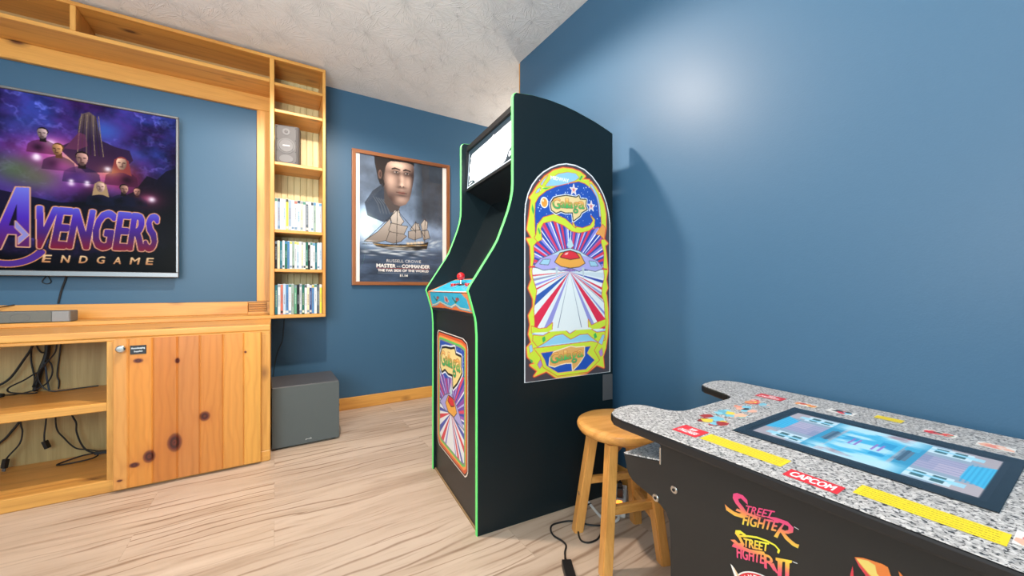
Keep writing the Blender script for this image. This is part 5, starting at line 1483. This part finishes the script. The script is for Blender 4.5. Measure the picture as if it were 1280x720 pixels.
def d_char(seed, cols, border=False):
    def d(cv, w, h):
        r = random.Random(seed)
        if border: cv.poly([(w*.02, h*.04), (w*.98, h*.04), (w*.98, h*.96), (w*.02, h*.96)], 'f2f0ec')
        for k in range(14):
            cx, cy = w*r.uniform(.15, .85), h*r.uniform(.2, .8)
            n = r.choice((4, 5, 6)); a0 = r.uniform(0, 6)
            pts = [(min(w*.98, max(w*.02, cx+w*r.uniform(.10, .24)*math.cos(a0+j*2*math.pi/n))), min(h*.96, max(h*.04, cy+h*r.uniform(.14, .30)*math.sin(a0+j*2*math.pi/n)))) for j in range(n)]
            cv.poly(pts, cols[k % len(cols)])
    return d
SK = 'f0b8a0'
for seed, rc, cols, bd in ((1, rect(.876, .958, .575, .497), ['7cc4dc', 'a8302c', '8c2420', '7cc4dc', 'e8d040', 'a8302c'], False),
                           (2, rect(.964, 1.034, .576, .503), ['f0c0a0', '7cc4dc', '8ad0e4', 'ecd648', 'f0c0a0', '6ab4cc'], False),
                           (3, rect(1.044, 1.116, .575, .508), [SK, '7cc4dc', '2a2426', SK, '8ad0e4', 'e89a80'], False),
                           (4, rect(1.130, 1.196, .578, .515), ['d8404a', SK, 'd8404a', 'ecd648', '7cc4dc', 'e89a60'], False),
                           (5, rect(1.242, 1.277, .494, .444), ['e8804a', 'f0a050', 'e8d060', 'c84838'], True),
                           (6, rect(1.245, 1.281, .420, .365), ['2a2a30', 'd83a48', '7cc4dc', '2a2a30', 'c83a44'], True),
                           (7, rect(1.249, 1.279, .243, .193), ['d83a44', '8ac0a0', 'd83a44', 'e05048', '3a3030'], True),
                           (8, rect(1.238, 1.274, .164, .114), [SK, 'e89080', 'f4d8cc', SK], True),
                           (9, rect(.800, .850, .076, .026), ['d83a44', 'ecd648', SK], True)):
    w = abs(rc[0][1]-rc[1][1]); h = abs(rc[2][0]-rc[0][0])
    sticker('picture_sticker', rc, w, h, 60, 60, d_char(seed, cols, bd), None, 'e0e0e0', None if bd else covered)

# lettering on the side panel: p = -y runs from the stool end towards the camera
def paint_logos():
    cv = Canvas(-.425, -.285, .340, .540, 300, 430, '1c1a18', 2)
    g1 = grad_v(.478, .530, 'f2e24a', 'f0a050', 'e8507a', 'e8487c'); g2 = grad_v(.410, .462, 'e8487c', 'ea5a70', 'f0b048', 'e8e03c')
    # upper logo
    cv.poly([(-.378, .519), (-.379, .528), (-.387, .5335), (-.398, .533), (-.4055, .528), (-.4065, .519), (-.401, .511), (-.392, .504), (-.389, .499), (-.394, .495), (-.404, .494), (-.416, .497), (-.422, .500), (-.419, .489), (-.403, .486), (-.388, .489), (-.380, .496), (-.380, .504), (-.386, .511), (-.394, .517), (-.396, .522), (-.391, .5255), (-.384, .522)], g1)
    cv.text('TREET', (-.384, .502), (-.338, .514), (-.381, .517), (-.332, .530), g1, 2)
    cv.poly([(-.401, .497), (-.369, .5005), (-.350, .508), (-.369, .506), (-.385, .5035), (-.398, .503)], g1)
    cv.text('FIGHTE', (-.388, .477), (-.331, .495), (-.385, .496), (-.326, .515), g1, 3)
    cv.poly([(-.352, .512), (-.330, .520), (-.312, .522), (-.303, .516), (-.304, .507), (-.311, .501), (-.316, .499), (-.309, .494), (-.300, .4905), (-.2945, .4915), (-.2965, .484), (-.305, .484), (-.316, .489), (-.323, .497), (-.3245, .494), (-.328, .484), (-.334, .484), (-.327, .500), (-.320, .514), (-.33, .513)], g1)
    cv.poly([(-.3215, .504), (-.317, .5145), (-.311, .514), (-.311, .508), (-.316, .504)], '1c1a18')
    cv.line([(-.302, .518), (-.296, .517)], .0016, 'd8d8d8')
    # lower logo
    cv.poly([(-.381, .461), (-.392, .4635), (-.401, .459), (-.402, .452), (-.395, .446), (-.391, .440), (-.395, .437), (-.402, .440), (-.411, .435), (-.398, .430), (-.387, .433), (-.384, .441), (-.389, .448), (-.394, .454), (-.391, .4575), (-.384, .457)], g2)
    cv.line([(-.392, .4525), (-.378, .4600), (-.362, .4665), (-.345, .4695), (-.332, .4690), (-.3255, .4645), (-.327, .459)], .0035, g2)
    cv.text('TREET', (-.386, .436), (-.344, .451), (-.3855, .452), (-.342, .467), g2, 3)
    cv.poly([(-.408, .423), (-.405, .431), (-.396, .434), (-.375, .437), (-.350, .447), (-.347, .442), (-.372, .431), (-.395, .426)], g2)
    cv.text('FIGHTE', (-.398, .407), (-.351, .424), (-.3985, .428), (-.349, .445), g2, 3)
    cv.text('R', (-.349, .418), (-.330, .424), (-.350, .443), (-.332, .447), g2, 3)
    cv.poly([(-.339, .432), (-.334, .436), (-.326, .420), (-.331, .421)], g2)
    cv.poly([(-.331, .448), (-.305, .458), (-.306, .453), (-.309, .451), (-.310, .425), (-.316, .422), (-.316, .449), (-.320, .447), (-.3215, .420), (-.328, .417), (-.328, .443), (-.331, .443)], g2)
    cv.line([(-.304, .4565), (-.298, .4575)], .0016, 'd8d8d8')
    # badge
    cv.ell(-.352, .362, .052, .040, 'e8e4e0', rot=.35); cv.ell(-.352, .362, .0495, .0375, 'd83038', rot=.35)
    cv.poly([(-.411, .388), (-.403, .384), (-.392, .372), (-.384, .345), (-.404, .352), (-.400, .366)], 'e8c8a0'); cv.poly([(-.411, .388), (-.406, .386), (-.396, .368), (-.402, .366)], 'f0ece6')
    cv.ell(-.352, .360, .034, .022, '1c1a18', rot=.35); cv.ell(-.362, .372, .010, .010, 'e8d83c'); cv.ell(-.362, .372, .005, .005, '1c1a18')
    for i, ch in enumerate('CHAMPION'):
        t = math.radians(150-i*14.5); c, s = math.cos(t), math.sin(t)
        x, y = .042*c, .030*s
        cr, sr = math.cos(.35), math.sin(.35)
        X, Y = -.352+x*cr-y*sr, .362+x*sr+y*cr
        th = math.atan2(.030*-c, .042*s)*-1
        th = math.atan2(-.030*c, .042*s)+.35
        ux, uy = math.cos(th), math.sin(th)
        hw, hh = .0036, .0046
        cv.text(ch, (X-hw*ux+hh*uy, Y-hw*uy-hh*ux), (X+hw*ux+hh*uy, Y+hw*uy-hh*ux), (X-hw*ux-hh*uy, Y-hw*uy+hh*ux), (X+hw*ux-hh*uy, Y+hw*uy+hh*ux), 'f4f0ec', 1)
    return cv
art_mesh('printed_logos', paint_logos(), lambda X, Y: (SP0-.0007+0*X, -X, Y), PRINT, sp1, covered)
def paint_flame():
    cv = Canvas(-.235, -.120, .330, .535, 170, 300, '1c1a18', 2)
    cv.poly([(-.221, .513), (-.216, .503), (-.209, .495), (-.204, .484), (-.199, .46), (-.21, .40), (-.218, .44), (-.223, .50), (-.226, .485), (-.230, .43), (-.216, .36), (-.18, .35), (-.17, .44), (-.19, .49)], 'd8404c')
    cv.poly([(-.221, .514), (-.211, .519), (-.201, .521), (-.189, .523), (-.183, .522), (-.180, .512), (-.174, .505), (-.170, .512), (-.1725, .524), (-.165, .517), (-.160, .49), (-.155, .42), (-.165, .36), (-.19, .35), (-.20, .43), (-.196, .49), (-.204, .497), (-.213, .505)], 'e8803c')
    cv.poly([(-.219, .5135), (-.205, .518), (-.197, .516), (-.195, .505), (-.189, .500), (-.196, .494), (-.204, .499), (-.212, .506)], 'ecd070')
    cv.poly([(-.185, .47), (-.175, .49), (-.166, .45), (-.172, .38), (-.186, .38)], 'f0c860')
    return cv
art_mesh('printed_flame', paint_flame(), lambda X, Y: (SP0-.0007+0*X, -X, Y), PRINT, sp1, covered)

# ================================================================== FLOOR ELECTRICS
s0, s1 = Vector((1.188, 1.086, 0)), Vector((1.345, 1.2135, 0))
dv = (s1-s0); SL = dv.length; sa = math.atan2(dv.y, dv.x)
ps = thing('power_strip', 'white power strip on the floor behind the stool with a lit orange switch', 'power strip', tuple(s0), sa, local=True)
MB().box(0, SL, -.026, .026, .0, .036, bev=.005, seg=2).build('body', WHITEPL, ps)
for k in range(3):
    sk = MB().box(.075+k*.045, .105+k*.045, -.015, .015, .0358, .0368, bev=.001).build('outlet', plain('outlet_grey', (.45, .44, .43), .5), ps)
sw_ = MB().box(.030, .052, -.012, .012, .036, .043, bev=.002).build('switch', plain('lit_orange_switch', (1.0, .26, .03), .3, emit=2.2), ps)
sw_['label'] = 'lit orange rocker switch'
def on_strip(a, b_, z):
    q = s0+Vector((math.cos(sa)*a-math.sin(sa)*b_, math.sin(sa)*a+math.cos(sa)*b_, z)); return tuple(q)
pg_ = MB().prism([(-.014, -.012), (.014, -.012), (.016, .0), (.014, .012), (-.014, .012)], .0372, .078, 'z', .004).prism([(-.009, -.009), (.009, -.009), (.009, .009), (-.009, .009)], .078, .098, 'z', .003)\
    .move(Matrix.Translation(on_strip(.092, 0, 0)) @ Matrix.Rotation(sa, 4, 'Z')).build('power_plug', RUBBER, loc=on_strip(.092, 0, .0372))
tag(pg_, 'black plug standing in the white power strip behind the stool', 'plug')
top0 = Vector(on_strip(.092, 0, .098))
MB().tube([tuple(top0), tuple(top0+Vector((-.006, -.004, .03))), tuple(top0+Vector((-.02, .0, .05))), tuple(top0+Vector((-.045, .005, .02))), (1.185, 1.155, .06), (1.178, 1.160, .006)], .0036, 8).build('cord', RUBBER, pg_, True)
cable('white_cable', 'white cable curving on the floor between the stool and arcade machine into the power strip',
      [(1.150, 1.222, .008), (1.142, 1.190, .006), (1.126, 1.137, .006), (1.122, 1.100, .006), (1.137, 1.072, .006), (1.163, 1.066, .010), (1.189, 1.086, .018)], .0055, mat=WHITEPL)
ad_ = thing('power_adapter', 'black power brick on the floor at the bottom edge left of the stool', 'adapter', (.812, .955, 0), math.atan2(.0485, .027), local=True)
MB().box(-.055, .036, -.0165, .0165, .0003, .026, bev=.004, seg=2).build('brick', RUBBER, ad_)
MB().cyl((.036, 0, .013), .006, .018, 'x', 12, .0038).build('strain_relief', RUBBER, ad_)
cable('adapter_cord', 'black cord winding over the floor from the power brick to behind the left stool leg',
      [(.836, 1.000, .012), (.852, 1.020, .0045), (.868, 1.040, .0038), (.893, 1.064, .0038), (.896, 1.093, .0038), (.889, 1.128, .0038), (.898, 1.160, .0038), (.922, 1.183, .0038), (.955, 1.182, .0038), (.998, 1.168, .0038), (1.026, 1.140, .0038), (1.045, 1.111, .0038), (1.075, 1.086, .0038), (1.12, 1.065, .0038)], .0034)
cable('floor_cable', 'black cable making a wide loop on the floor between the front stool legs',
      [(1.150, 1.205, .0105), (1.120, 1.206, .0105), (1.085, 1.186, .0105), (1.045, 1.16, .0112), (1.012, 1.130, .0112), (.977, 1.092, .005), (.958, 1.056, .0036), (.970, 1.034, .0036), (.999, 1.028, .0036), (1.026, 1.034, .0036), (1.06, 1.05, .0105), (1.10, 1.085, .0112), (1.13, 1.10, .0160), (1.17, 1.13, .004)], .0033)
